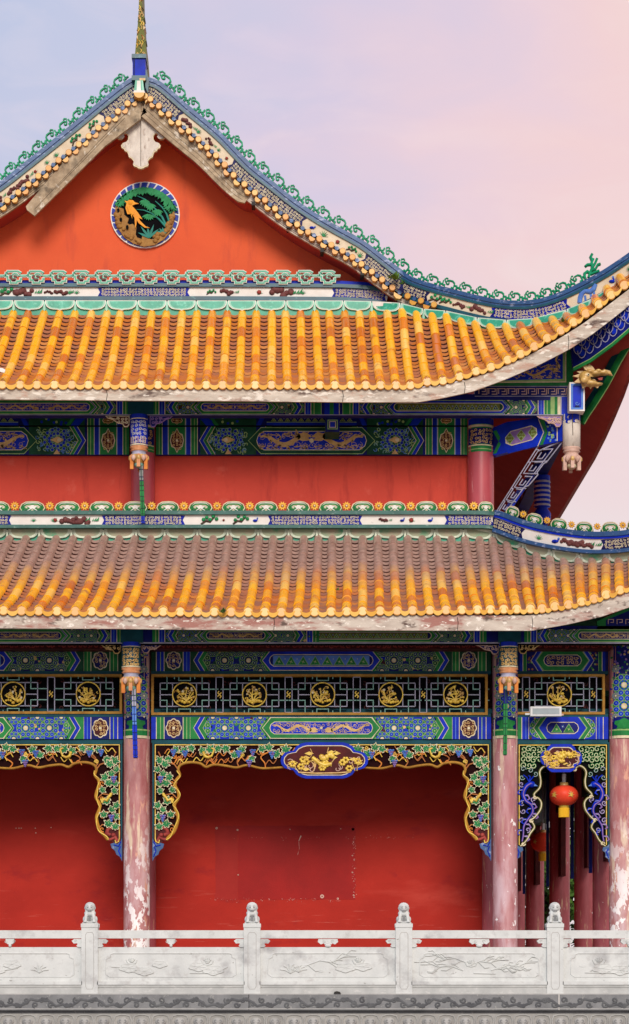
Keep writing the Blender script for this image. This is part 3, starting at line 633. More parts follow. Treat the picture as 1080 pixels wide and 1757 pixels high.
cresting(CR,[sb(262)+spc*.97*k for k in range(int((sb(700)-sb(262))/(spc*.97)))],YU,ridge_r)
cresting(CR,[sb(262)+spc*.97*int((sb(700)-sb(262))/(spc*.97))+29.5*k for k in range(11)],YU,ridge_r,sc=.93)
# small leafy beast at the end of the hip cresting
m=MB(YU); s0=sb(1008)
for pts in ([(0,4),(3,11),(9,12),(12,7),(8,4)],[(6,2),(14,9),(20,14),(24,22),(30,26)],[(22,19),(15,22),(10,21)],[(26,24),(27,31),(33,34)],[(16,10),(24,9),(31,13),(36,12)],[(20,13),(29,18),(36,23)],[(12,5),(22,4),(28,3)]):
    m.stroke([CR.at(s0+u_,-5-v_) for u_,v_ in pts],4.2,'key_green',.03,.07,ridge=.015)
m.build('ridge_beast',ridge_r,'green leafy beast at the end of the cresting')
# left
m=rake_ridge(CL,0,CL.L,'',2)
sl_=CL.s_at_x
for a,b,q in ((168,226,'brocade_dark'),(-100,-30,'brocade')): brocade(m,CL,sl_(a),sl_(b),9,25.5,q,.006,int(a)+900,step=5.6)
for x,kd,sc in ((-15,'rock',.7),(12,'rock',.8),(30,'rock',.8),(50,'flower',.7),(86,'plant',1.0),(118,'branch',1.1),(148,'branch',1.0),(70,'plant',.9)): relief(m,CL,sl_(x),17.5,kd,.012,sc)
ridge_l=m.build('rake_ridge',upper,'ridge descending left from the apex')
cresting(CL,[sl_(224)-30*k for k in range(int(sl_(224)/30))],YU,ridge_l,False,.93)
# tile ends along both rakes
def rake_ends(c,s0,s1,off0,parent,sp=21.3,seed=1):
    m=MB(YU); n=int((s1-s0)/sp); R=random.Random(seed)
    band(m,c,s0,s1,24,28,'teal_glaze',-.02,.25)
    for i in range(n+1):
        s=s0+i*(s1-s0)/n; cx,cy=c.at(s,off0+R.uniform(-.7,.7))
        m.disc(cx,cy,5.3,'cap_rim',.09,.30,14); m.disc(cx,cy,4.5,'cap_glaze',.094,.0,14)
        if i<n:
            a,b=c.at(s+sp*.5-5.6,off0+3.8),c.at(s+sp*.5+5.6,off0+3.8); q=c.at(s+sp*.5,off0+11.0); q1=c.at(s+sp*.5-4.2,off0+8.8); q2=c.at(s+sp*.5+4.2,off0+8.8)
            m.poly([a,b,q2,q,q1],'cap_glaze',.07,.18)
            g=c.at(s+sp*.5,off0-1.0); m.disc(g[0],g[1],3.6,'blue_glaze',.05,.1,8)
    return m.build('rake_tile_ends',parent)
rake_ends(CR,CR.s_at_x(256),CR.s_at_x(752),29.5,upper)
rake_ends(CL,0,CL.L-14,29.5,upper,seed=2)
# bargeboards
def barge(c,s0,s1,d0,d1,mt,name,off=-.02,th=.07,label=None):
    m=MB(YU); band(m,c,s0,s1,d0,d1,mt,off,th); 
    for k in range(3): band(m,c,s0+8,s1-6,(lambda q,k=k:d0(q)+(d1(q)-d0(q))*(.25+.25*k)) if callable(d0) else d0+(d1-d0)*(.25+.25*k),(lambda q,k=k:d0(q)+(d1(q)-d0(q))*(.25+.25*k)+.5) if callable(d0) else d0+(d1-d0)*(.25+.25*k)+.5,'bark',off+.003)
    return m.build(name,temple,label)
s44=CR.s_at_x(452); sE=CR.s_at_x(770)
m=MB(YU); f0=lambda q:36; 
barge(CR,12,s44,lambda q:33,lambda q:interp([(0,60),(140,61),(260,57),(s44,52)],q),'board_wood','bargeboard',label='weathered right-hand bargeboard with dark stains')
barge(CR,s44-2,sE,lambda q:33,lambda q:interp([(s44,46),(s44+120,43),(s44+250,41),(sE,39)],q),'board_flaking','bargeboard',off=-.035,label='narrow flaking bargeboard at the lower right of the gable')
barge(CL,0,CL.L-12,lambda q:33,lambda q:interp([(0,41),(CL.L*.55,46),(CL.L-12,58)],q),'board_wood','bargeboard',label='upper weathered bargeboard left of the apex')
m=MB(3.0); m.poly([(242,178),(214,180),(150,240),(100,290),(45,355),(47,361),(60,371),(120,312),(180,252),(242,205)],'board_wood',.03,.07)
for a,b in (((225,186),(60,360)),((215,203),(95,326))): m.line(*a,*b,.6,'bark',.033)
m.build('loose_board',temple,'loose weathered board hanging askew left of the gable apex')
# rafter stubs poking from the board
for x,y in ((435,350),(495,389),(553,430),(622,470)): m=MB(2.99); m.rect(x-3,y-3,x+3,y+3.5,'iron',.05,.3); m.build('purlin_end',temple)
# soffit under the right and left rake, and roof slopes running back
m=MB(); n=60
def soff(c,d,s0,s1):
    P=[]
    for i in range(n+1):
        q=s0+(s1-s0)*i/n; P.append(c.at(q,d(q) if callable(d) else d))
    f=[W(x,y,YU(x)+.03) for x,y in P]; b=[(x,YG+.02,z) for x,y,z in f]
    m.add(f+b,[[i,i+1,n+2+i,n+1+i] for i in range(n)],'soffit_red')
soff(CR,lambda q:interp([(0,56),(s44-4,50),(s44+4,43),(sE,37)],q),0,CR.s_at_x(720)); soff(CL,lambda q:interp([(0,36),(CL.L,52)],q),0,CL.L)
m.build('rake_soffit',temple)
m=MB(); 
def slope(c,s0,s1,y1,mt):
    P=[c.at(s0+(s1-s0)*i/40,14) for i in range(41)]; f=[W(x,y,YR+.3) for x,y in P]; b=[(x,y1,z) for x,y,z in f]
    m.add(f+b,[[i,i+1,42+i,41+i] for i in range(40)],mt,True)
slope(CR,0,CR.s_at_x(700),19,'pan_glaze'); slope(CL,0,CL.L,19,'pan_glaze')
m.build('main_roof_slope',temple)
# gable wall
m=MB(YG)
pts=[CL.at(CL.L*i/20,28) for i in range(21)]+[CR.at(CR.s_at_x(760)*i/30,28) for i in range(31)]
pts=[(-150,530)]+pts+[(760,560)]
pts=[p if p[1]<560 else (p[0],560) for p in pts]
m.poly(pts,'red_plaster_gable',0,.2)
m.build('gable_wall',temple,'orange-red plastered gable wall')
# gable pendant board
half=[(0,-18),(12,-10),(28,8),(37,22),(43.5,37),(43.5,43),(39,47.5),(33,48),(29.5,44.5),(31.5,41),(29,38),(24.5,38.5),(21.5,43),(22,49),(25,53),(31,55),(34,59),(33,63),(29,65),(27.5,68.5),(23.5,70),(21.5,74.5),(20.5,79),(17,80.5),(14,83.5),(12,87),(13.5,91),(12,94.5),(7,96),(4.5,98),(0,99)]
m=MB(3.12); cx0,cy0=242,190.5
m.poly([(cx0+x,cy0+y) for x,y in half]+[(cx0-x,cy0+y) for x,y in half[::-1]],'cream',0,.07)
cc=(cx0,cy0+38)
m.poly([(cc[0]+(cx0+x-cc[0])*.94,cc[1]+(cy0+y-cc[1])*.96) for x,y in half]+[(cc[0]-(x)*.94,cc[1]+(cy0+y-cc[1])*.96) for x,y in half[::-1]],'board_pale',.004)
m.line(cx0,198,cx0,285,.9,'bark',.007)
m.poly([(232,172),(242,165),(252,172),(254,200),(230,200)],'board_wood',.045,.04); m.build('gable_pendant',temple,'whitewashed carved pendant board hanging under the gable apex')
# roundel
m=MB(YG-.02); cx,cy,rx,ry=249.5,369.5,59.5,57
m.disc(cx,cy,rx,'white',.03,.05,40,ry)
for i in range(26):
    a=2*PI*(i+.12)/26; b=2*PI*(i+.86)/26; tw=.06*(1 if a<PI else 1)
    m.poly([(cx+rx*k*math.cos(t+dt),cy+ry*k*math.sin(t+dt)) for k,t,dt in ((.965,a,0),(.965,(a+b)/2,0),(.965,b,0),(.80,b,-tw),(.80,a,-tw))],'roundblue',.05,.02)
m.disc(cx,cy,rx*.795,'white',.055,.02,36,ry*.795); m.disc(cx,cy,rx*.775,'black',.058,.0,36,ry*.775)
rnd=m.build('roundel',temple,'round gable window ornament with blue rope border')
Z=lambda x,y:(180+x/7.714,300+y/7.714)
m=MB(YG-.09)
R=random.Random(4)
for pts,w0,w1 in (([(860,640),(820,520),(760,430),(670,350)],30,12),([(820,690),(760,560),(640,420),(540,330),(430,280)],34,10),([(820,700),(720,590),(620,510),(520,470),(420,460)],30,8)):
    m.stroke([Z(*p) for p in pts],w0/7.7,'bamboo',.01,.02,ridge=.01,w2=w1/7.7)
m.build('bamboo_stalks',rnd)
m=MB(YG-.10)
def tuft(x,y,n,L,a0,a1,mt='leafgreen'):
    for k in range(n):
        a=a0+(a1-a0)*(k+.5)/n; l=L*R.uniform(.8,1.15); dx,dy=math.cos(a),math.sin(a)
        m.poly([Z(x-dy*13,y+dx*13),Z(x+dx*l*.55-dy*15,y+dy*l*.55+dx*15),Z(x+dx*l,y+dy*l),Z(x+dx*l*.55+dy*15,y+dy*l*.55-dx*15),Z(x+dy*13,y-dx*13)],mt,.01+.0012*k,.012)
for i in range(19):
    t=i/18; a=PI*(1.17+.72*t); x=530+395*math.cos(a); y=540+370*math.sin(a); tuft(x,y,5,100,PI*.2,PI*.85)
for x,y in ((530,340),(580,530),(700,470),(840,370),(600,390),(870,420)): tuft(x,y,7,95,PI*.05,PI*.95)
for x,y,s in ((590,830,1.5),(780,780,.8)): tuft(x,y,5,110*s,-PI*.95,-PI*.15,'bamboo')
m.build('leaves',rnd)
m=MB(YG-.09)
rocks=[(150,370),(190,370),(190,430),(250,450),(260,530),(320,580),(300,640),(330,660),(370,650),(420,690),(410,790),(430,830),(490,850),(500,790),(560,810),(600,850),(680,860),(720,790),(760,810),(850,690),(890,560),(900,450),(925,460),(920,620),(880,740),(790,850),(660,930),(520,950),(380,910),(260,830),(170,700),(135,560),(140,450)]
m.poly([Z(*p) for p in rocks],'rockgold',.005,.03)
for i in range(46):
    a=R.uniform(.0,PI*1.1); x,y=530+R.uniform(330,380)*math.cos(a),540+R.uniform(290,370)*math.sin(a); m.disc(*Z(x,y),R.uniform(2.6,5),'rockgold',.015,.01,8,dome=.02)
for x,y in ((215,600),(180,480),(300,700)): m.disc(*Z(x,y),2.6,'black',.034,n=7,ry=4)
m.build('rocks',rnd)
m=MB(YG-.12)
m.poly([Z(*p) for p in ((262,345),(300,350),(330,332),(375,338),(400,365),(455,382),(400,392),(360,410),(390,440),(440,500),(500,590),(450,570),(470,610),(540,680),(600,705),(530,700),(450,640),(425,600),(420,660),(405,710),(400,640),(395,570),(360,520),(365,585),(345,520),(300,520),(275,440),(290,375))],'birdgold',.01,.03)
m.disc(*Z(340,370),4.5,'birdgold',.012,n=8,dome=.02); m.stroke([Z(310,420),Z(330,490),Z(380,530)],6,'birdgold',.012,ridge=.02,w2=3)
m.build('bird',rnd,'golden long-tailed bird')
# apex finial
m=MB(2.9)
m.rect(228,99,250,133,'blue',.02,.5); m.rect(226.5,94,251.5,101,'teal_glaze',.05,.56); m.rect(226.5,131,251.5,139,'teal_glaze',.05,.56); m.rect(240,136,250,140,'gold',.06,.1); m.rect(229,102,232,131,'navy',.025,.1)
m.poly([(233,140),(246,140),(249,163),(230,163)],'green_glaze',.07,.3); m.poly([(236,141),(242,141),(243,162),(235,162)],'white',.075); m.poly([(244,141),(246,141),(248,162),(245.5,162)],'mint',.075)
m.disc(239.5,162,9,'cap_glaze',.10,.2,12,9,0,PI); m.poly([(229,162),(250,162),(248,158),(231,158)],'panel_white',.09,.1); m.poly([(252,120),(256,140),(254,160),(250,150),(248,120)],'teal_glaze',.0,.4)
fin=m.build('ridge_post',upper,'blue glazed post at the gable apex')
m=MB(3.1); R=random.Random(9)
m.poly([(240.2,-60),(243,-40),(244,0),(246,22),(247,48),(250,72),(252,100),(251,112),(233,112),(232,92),(235,60),(237,38),(238.5,10),(239,-20)],'olive',.0,.9)
for i in range(46):
    t=R.random(); y=-30+t*138; w=2+t*8; x=242+R.uniform(-1,1)*w*.8; m.stroke([(x-1.5,y-3),(x+1,y),(x-.8,y+4)],1.5,R.choice(('gold','gold','ochre','rust','ygold','bark')),.012,.05,ridge=.01)
for i in range(12):
    t=R.random(); y=t*105; w=2+t*7.5; sg=R.choice((-1,1)); m.poly([(242+sg*w*.8,y-3),(243+sg*(w+2),y),(242+sg*w*.8,y+4)],R.choice(('gold','olive')),.01,.3)
m.build('ridge_spire',fin,'narrow gilded scroll spire seen edge-on')
# ---- horizontal ridge at the foot of the gable
HL=Curve([(-360,484),(-100,484),(200,484),(400,484),(560,485),(600,486),(640,489),(690,497)])
m=MB(3.3); so_=HL.s_at_x
e=so_(668)
band(m,HL,0,e,-4,3,'blue',-.02,.2); band(m,HL,0,e,3,9,'teal_glaze',.05,.3); band(m,HL,0,e,9,26,'panel_white',.0,.24); band(m,HL,0,e,25.5,32,'teal_glaze',.05,.3)
for a,b in ((173,321),(575,662),(-230,-80)): brocade(m,HL,so_(a),so_(b),9.6,25,'brocade',.006,a+1000,gm='cream',step=5.4)
for x,kd,sc in ((12,'branch',1.4),(40,'rock',1.2),(84,'rock',.55),(105,'rock',.8),(120,'plant',1.0),(132,'plant',.9),(362,'branch',.8),(390,'rock',.75),(445,'flower',1.0),(482,'rock',1.35),(520,'plant',.9),(505,'plant',.8),(-20,'rock',1)): relief(m,HL,so_(x),17.5,kd,.012,sc)
br=m.build('gable_foot_ridge',upper,'horizontal white-panelled ridge along the foot of the gable')
m=MB(3.22)
def key(x,y):
    q=lambda u,v:(x+u,y+v)
    for mt,w,of in (('white',4.6,.0),('green_glaze',2.6,.008)):
        m.stroke([q(*p) for p in ((-13,-9),(-15,-9),(-15,-3),(-12,-3),(-12,3),(-7,3),(-7,8),(4,8),(4,5),(10,5),(10,1),(13,1))],w,mt,of,.05)
        m.stroke([q(*p) for p in ((-13,-9),(-12,-12),(6,-12),(11,-9))],w,mt,of,.05); m.stroke([q(*p) for p in ((-19,-5),(-15,-5))],w,mt,of,.05); m.stroke([q(*p) for p in ((10,-4),(20,-4))],w*.9,mt,of,.05)
        m.stroke([q(*p) for p in spiral(0,-2.5,7.0,1.0,-.2,-1,9)],w*.8,mt,of+.001,.05)
    m.stroke([q(*p) for p in ((-5,-5),(-7,-1),(-4,2.5),(2,2)) ],3.0,'rock',.02,.04)
    m.stroke([q(*p) for p in ((-1,-3),(4,-2))],2.4,'rock',.02,.04)
for i in range(-9,15): key(25.5+38.7*i+(.0 if i<8 else (8-i)*.5),477.5)
m.rect(-360,470.5,585,473.5,'green_glaze',-.01,.03)
m.build('key_cresting',br)

# ---- lower ridge (waist) : flat part, then the hip running forward to the corner
RL=Curve([(-360,880),(-100,880),(300,880),(600,880),(800,880),(840,881),(858,884),(884,894),(912,903),(950,911),(995,917.5),(1032,919),(1080,915),(1140,898),(1210,868),(1290,822)])
YLr=lambda x:1.6 if x<845 else interp([(845,1.6),(1290,-2.3)],x)
m=MB(YLr); q=RL.s_at_x; s850=q(848)
band(m,RL,0,s850,-3,3.5,'teal_faded',.06,.3); band(m,RL,0,s850,3.5,21.5,'panel_white',.0,.24); band(m,RL,0,s850,21,26.5,'teal_faded',.05,.3)
band(m,RL,s850,RL.L,-6,2,'blue_glaze',.05,.34); band(m,RL,s850,RL.L,2,6,'blue',.03,.30); band(m,RL,s850,RL.L,6,25,'panel_white',.0,.24); band(m,RL,s850,RL.L,25,31,'blue_glaze',.05,.3)
for a,b in ((180,313),(-120,15),(465,617),(768,846)): brocade(m,RL,q(a),q(b),4.2,21,'brocade',.006,a+2000,gm='cream',step=5.6)
for a,b in ((850,899),(1036,1110)): brocade(m,RL,q(a),q(b),7,24.5,'brocade_dark',.006,a+2000,gm='cream',step=5.4)
for x,kd,sc in ((58,'plant',.8),(95,'flower',.9),(122,'rock',1.2),(140,'rock',1.1),(92,'plant',.8),(358,'branch',1.4),(412,'branch',1.3),(384,'flower',.5),(438,'bird',1.0),(658,'rock',.55),(690,'bird',.9),(706,'flower',1.0),(738,'bird',1.0),(-40,'rock',1)): relief(m,RL,q(x),12.5,kd,.012,sc)
for x,kd,sc in ((928,'plant',1.1),(955,'bird',1.4),(975,'rock',.8),(990,'rock',1.1),(1005,'rock',1.0)): relief(m,RL,q(x),16,kd,.012,sc)
wr=m.build('waist_ridge',lower,'white-panelled ridge under the upper storey wall, bending down to the corner')
m=MB(lambda x:YLr(x)+.02)
FX=[26-60*k for k in range(5,0,-1)]+[26,86,146,204,261,316,373,429,485,540,595,650,705,759,813]
FX2=[893,936,979,1025,1071,1118,1165]
def flower(x,y,r=6.9):
    m.poly([(x+r*(1.18 if i%2==0 else .72)*math.cos(PI*i/10),y+r*(1.18 if i%2==0 else .72)*math.sin(PI*i/10)) for i in range(20)],'flower_gold',.03,.05); m.disc(x,y,r*.42,'rust',.035,0,8,dome=.01); m.disc(x,y,r*.22,'cream',.048,0,6)
def mound(s0,s1,base,h=18,fl=False):
    L=s1-s0; X=lambda u,v:RL.at(s0+u*L,base-v*h)
    m.poly([X(0,-.1),X(0,.30),X(.10,.55),X(.2,.9),X(.35,1.0),X(.5,1.02),X(.65,1.0),X(.8,.9),X(.9,.55),X(1,.30),X(1,-.1)],'green',.0,.06)
    m.poly([X(.20,.18),X(.16,.6),X(.28,.84),X(.5,.88),X(.72,.84),X(.84,.6),X(.80,.18),X(.66,.10),X(.5,.30),X(.34,.10)],'white',.012)
    for d in (1,-1):
        C=lambda u:.5+d*u
        m.stroke([X(C(.40),.10),X(C(.46),.35),X(C(.40),.68),X(C(.24),.90),X(C(.0),.95)],1.5,'cream',.02,.02)
        m.stroke([X(C(a),b) for a,b in ((.0,.72),(.2,.70),(.32,.52),(.30,.28),(.2,.2),(.13,.32),(.2,.42))],2.6,'green',.018,.02); m.stroke([X(C(a),b) for a,b in ((.06,.6),(.2,.58),(.26,.45),(.22,.32),(.17,.36))],1.1,'cream',.024,.02)
    m.disc(*X(.5,.12),2.2,'cream',.02,n=6)
F=[-334]+FX
for a,b in zip(FX,FX[1:]): mound(q(a)+7,q(b)-7,-2)
mound(q(813)+7,q(847),-2); 
for x in FX: flower(x,868.5)
m.build('scroll_cresting',wr,'straight green scroll cresting dotted with yellow flowers'); m=MB(lambda x:YLr(x)+.02)
for a,b in zip([858]+FX2,FX2): mound(q(a)+6.5,q(b)-6.5,-5,18)
for x in FX2: flower(*RL.at(q(x),-15.5),5.6)
m.build('scroll_cresting',wr,'curved green scroll cresting running out to the corner')

# ================================================================ upper storey
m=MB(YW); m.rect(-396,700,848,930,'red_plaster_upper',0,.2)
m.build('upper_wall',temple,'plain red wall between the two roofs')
def pxr(px,R,Y): return R*100/(1+Y/DD)
def column(px,ytop,ybot,R,Y,mt,name='column',label=None,parent=None):
    m=MB(); a=W(px,ybot,Y); b=W(px,ytop,Y)
    n=10; m.tube([(a[0],a[1],a[2]+(b[2]-a[2])*i/n) for i in range(n+1)],R,mt,28)
    return m.build(name,parent or temple,label)
for x,lb in ((245.5,'upper storey column behind the hanging rod'),(825,'upper storey column at the right end of the wall')):
    c=column(x,715,875,.235 if x>300 else .215,YW-.12,'column_upper',label=lb)
    m=MB(cyl=(x,.238 if x>300 else .218,YW-.12)); r=21.5 if x>300 else 19.5
    m.rect(x-r,716,x+r,779,'green',.004); m.rect(x-r,722,x+r,732,'blue',.008); m.rect(x-r,733,x+r,737,'cream',.010); m.rect(x-r,739,x+r,766,'navy',.008)
    curls(m,x-r+2,740,x+r-2,766,'gold',6.5,1.1,.013,int(x)); m.rect(x-r,767,x+r,769,'cream',.010); m.rect(x-r,774,x+r,775.5,'lime',.010)
    m.build('painted_collar',c)
# main upper beam, three bays
def upper_beam(x0,x1):
    m=MB(YW-.10); m.rect(x0,732,x1,780.5,'navy',.0,.3); m.rect(x0,714,x1,731,'navy',.02,.3); m.rect(x0,730.5,x1,732.5,'black',.03,.05)
    for side in (1,-1):
        X=(lambda u:x0+u) if side>0 else (lambda u:x1-u)
        for ya,yb,o in ((732.5,780,.004),(714.5,730.5,.024)):
            stripes(m,X,0,ya,yb,[('green',5),('lime',1.2),('green',4),('cream',1.2),('blue',8),('sky',1.5),('cream',1)],o)
            m.rect(X(22),ya,X(50),yb,'green',o)
            stripes(m,X,50,ya,yb,[('cream',1),('sky',1.5),('blue',7),('cream',1),('green',5),('lime',1.2),('green',4),('cream',1)],o)
            f0,f1=76,172; a,b=sorted((X(f0),X(f1))); m.rect(a,ya,b,yb,'dgreen',o)
        medal(m,X(36),756,12,21.5,'maroon',.008,'d',seed=side+5); medal(m,X(36),722,10,7,'maroon',.028,'d',seed=side+8)
        # swirl field: large scaled blossom
        for k in range(90):
            R=random.Random(k*7+side+int(x0)); u_=R.uniform(90,158); y=R.uniform(736,777)
            m.stroke(spiral(X(u_),y,4.2,.8,R.uniform(0,6),R.choice((1,-1)),5),1.1,R.choice(('sky','lime','sky','lime','mist')),.008+.0003*(k%5))
        for k in range(26):
            a=2*PI*k/13; r=18 if k<13 else 11; cx_=X(124)+r*1.2*math.cos(a); cy_=755+r*math.sin(a); m.disc(cx_,cy_,3.4,'lime',.011,n=8); m.disc(cx_,cy_,2.8,'blue',.0125,n=8)
        m.poly([(X(112),755),(X(122),749),(X(136),755),(X(122),761)],'gold',.014); m.disc(X(120),755,3.6,'cream',.0155,n=8); m.poly([(X(118),779.5),(X(124),771),(X(130),779.5)],'gold',.014)
        for k in range(16):
            R=random.Random(k+int(x1)*side); m.disc(X(R.uniform(88,160)),R.uniform(716,729),2.4,R.choice(('blue','lime','dgreen','blue')),.026+.0004*(k%4),n=7)
        # chevrons
        for (ya,yb,o,dp) in ((732.5,780,.016,18),):
            chev(m,X,72-14,ya,yb,[],0,0)
            u2=chev(m,X,74,ya,yb,[('cream',1),('blue',6),('lime',1),('green',5),('cream',1)],dp*.0+14 if False else 14,o)
            chev(m,X,160,ya,yb,[('blue',8),('cream',1.2),('green',9)],20,o)
        X2=X
        m.poly([(X(72),714.5),(X(88),714.5),(X(100),730.5),(X(86),730.5)],'blue',.03); m.poly([(X(90),714.5),(X(96),714.5),(X(108),730.5),(X(102),730.5)],'green',.03)
        m.poly([(X(172),730.5),(X(180),714.5),(X(188),714.5),(X(180),730.5)],'blue',.03)
    cartouche(m,x0+158,x1-158,733.5,779.5,'dgreen','lime','blue',.020,'dragon',6.5,seed=int(x0)+40,pt=22)
    # upper strip over the cartouche
    lozenges(m,x0+196,x1-196,716.5,724,'navy','olive',.026,12); m.rect(x0+190,725.5,x1-190,730.3,'blue',.026); m.rect(x0+190,724.4,x1-190,725.4,'lime',.028)
    return m.build('tie_beam',temple,'broad painted beam under the upper eave, gold dragons on blue')
upper_beam(268,802); upper_beam(-320,222)
# purlin beam just under the upper eave
m=MB(YW-1.0); m.rect(-360,676,975,713,'navy',0,.22)
def purl(m,x0,x1,y0,y1,k0,kind,off=.004,b='green',f='blue',seed=0,A='olive',B='green'):
    """one painted bay: stripes at the ends, rosette fields, chevrons and a central cartouche"""
    w=x1-x0
    for side in (1,-1):
        X=(lambda u:x0+u) if side>0 else (lambda u:x1-u)
        stripes(m,X,0,y0,y1,[('green',5),('lime',1.5),('green',4),('cream',1.2),('blue',4),('sky',1),('blue',4),('cream',1.2)],off)
        a,b_=sorted((X(22),X(k0+12))); field(m,a,b_,y0,y1,'dgreen' if side>0 else 'navy','blue' if side>0 else 'green',off,seed+side,dirn=side)
        chev(m,X,26,y0,y1,[('cream',1),('blue',6),('lime',1.2),('green',5),('cream',1)],(y1-y0)*.3,off+.014)
        chev(m,X,k0-9,y0,y1,[('cream',1),('green',5),('cream',1),('blue',5)],(y1-y0)*.45,off+.014)
    cartouche(m,x0+k0,x1-k0,y0,y1,b,'lime',f,off+.018,kind,(y1-y0)*.2,seed=seed,A=A,B=B,pt=(y1-y0)*.45)
purl(m,262,545,687,711,74,'dragon',seed=1); purl(m,595,945,687,711,72,'loz',b='blue',f='dgreen',seed=2,A='olive',B='navy'); purl(m,-72,222,687,711,58,'dragon',seed=3); purl(m,-350,-80,687,711,74,'loz',seed=5)
stripes(m,lambda u:945+u,0,681,712,[('lime',7),('green',5),('cream',5),('lilac',2),('blue',11)],.006)
m.rect(220,676,264,713,'teal',.02,.02); m.line(-360,712.4,975,712.4,1.2,'lilac',.03)
m.rect(545,676,595,713,'blue',.02,.02); stripes(m,lambda u:545+u,0,687,712,[('green',6),('lime',1),('navy',5),('blue',9),('green',7),('blue',9),('cream',1),('navy',5),('lime',1),('green',6)],.024)
# meander strip above the right end
m.rect(815,662,975,680,'navy',.004,.2); m.line(815,663,975,663,1,'lilac',.006); m.line(815,680,975,680,1,'lilac',.006)
for i in range(9):
    x=822+17*i; m.stroke([(x,676),(x,667),(x+11,667),(x+11,672),(x+5,672)],1.2,'pinkw',.008); m.stroke([(x+5,676.5),(x+14,676.5),(x+14,667),(x+17,667)],1.2,'pinkw',.008)
pb=m.build('eave_beam',temple,'painted beam directly below the upper eave board')
m=MB(YW-1.05); m.rect(974,663,1000,712,'white',.30,.3); m.rect(976.5,665.5,997.5,709.5,'sky',.304); m.rect(980,669,994,706,'blue',.307); m.stroke(spiral(987,699,4,1,0,1,8),1.2,'sky',.311)
m.poly([(983,704),(987,701),(991,704),(991,706),(983,706)],'navy',.31)
vs=[m.P(1000,663,.3),m.P(1005,665,-.2),m.P(1005,713,-.2),m.P(1000,712,.3)]; m.add(vs,[[0,1,2,3]],'teal'); m.build('beam_end_block',pb,'blue and white end block of the eave beam')
# green framed dragon panel and the scale-painted corner rafter
m=MB(YW-1.0)
m.poly([(820,664),(865,650),(921,626),(976,598),(984,592),(984,664)],'green',-.01,.1); m.poly([(838,657),(921,624),(972,598),(972,656)],'cream',-.005); m.poly([(846,655),(921,626),(970,602),(970,654)],'lime',-.003); m.poly([(856,653),(921,628),(966,606),(966,650)],'blue',-.0015)
dragon(m,880,962,626,650,'gold',.002,11,thick=3.6); m.stroke([(958,608),(954,618),(960,628),(950,640)],3,'gold',.004)
R=random.Random(2)
for i in range(36):
    x=R.uniform(890,963); y=R.uniform(ueb(x)+4,649); m.stroke([(x-2,y),(x,y-1.2),(x+2,y+.5)],1,'gold',.004)
m.build('corner_panel',temple,'green framed blue panel with gold dragon under the corner eave')
cY=lambda x:interp([(975,.62),(1125,-.42)],x)
m=MB(cY)
top=[(980,592),(1013,572),(1050,545),(1080,521),(1122,485)]; bot_=[(1122,528),(1080,563),(1050,589),(1013,616),(984,632)]
m.poly(top+bot_,'navy',0,.15)
for r_ in range(-1,7):
    for c_ in range(18):
        x=985+c_*13.4+(6.7 if r_%2 else 0)
        tx=interp([(p[0],p[1]) for p in top],x); bx=interp(sorted((p[0],p[1]) for p in bot_),x); yy=tx+5+r_*10.5
        if yy>bx-12 or yy<tx-1 or x>1114 or x<990: continue
        m.disc(x,yy-1.5,5.6,'blue',.0025,n=10); m.stroke([(x-6.9,yy-5),(x-6.3,yy+1.5),(x-3.4,yy+6),(x,yy+7.6),(x+3.4,yy+6),(x+6.3,yy+1.5),(x+6.9,yy-5)],1.3,'lilac',.004)
m.stroke([(984,634),(1013,619),(1050,592),(1080,566),(1124,530)],5,'green',.01,.1); m.stroke([(984,631),(1013,616),(1050,589),(1080,563),(1124,527)],1.2,'lime',.014)
m.build('corner_rafter',temple,'corner rafter painted with blue fish scales')
# ---- the right-hand side eave running back: red soffit, green beam
def side_edge(Y):  # outer lower edge (X, Z) of the side eave as it runs back
    return (interp([(-.2,6.12),(1.0,5.92),(2.5,5.82),(4.5,5.78),(22,5.78)],Y), interp([(-.2,11.75),(.5,12.0-.62),(1.2,11.38-.1),(2.2,11.30-.12),(4,11.62-.16),(22,11.46)],Y))
se=[(-.25,6.10,13.1),(.0,6.02,12.75),(.35,5.95,12.4),(.8,5.89,12.07),(1.4,5.84,11.83),(2.2,5.80,11.66),(3.4,5.78,11.53),(5,5.78,11.47),(10,5.78,11.47),(20,5.78,11.47)]
m=MB(); o_=[(x,y,z) for y,x,z in se]; inn=[(6.06,-.22,13.3),(5.95,.02,13.2),(5.6,.35,13.0),(5.0,.8,12.85),(4.2,1.4,12.8),(3.5,2.2,12.75),(3.4,3.4,12.8),(3.4,5,12.8),(3.4,10,12.8),(3.4,20,12.8)]
k=len(se)
m.add(o_+inn,[[i,i+1,k+i+1,k+i] for i in range(k-1)],'soffit_red',True)
m.build('side_soffit',upper,'red underside of the right-hand eave running back')
m=MB(); 
for dz0,dz1,dx,mt in ((-.0,.26,0,'bark'),):
    m.add([(x+dx,y,z+dz0) for x,y,z in o_]+[(x+dx,y,z+dz1) for x,y,z in o_]+[(x+dx+.07,y,z+dz0) for x,y,z in o_]+[(x+.07,y,z+dz1) for x,y,z in o_],[q for i in range(k-1) for q in ([i,i+1,k+i+1,k+i],[2*k+i,2*k+i+1,3*k+i+1,3*k+i],[i,2*k+i,2*k+i+1,i+1])],'rust' if False else 'redcarve')
m.build('eave_board',upper)
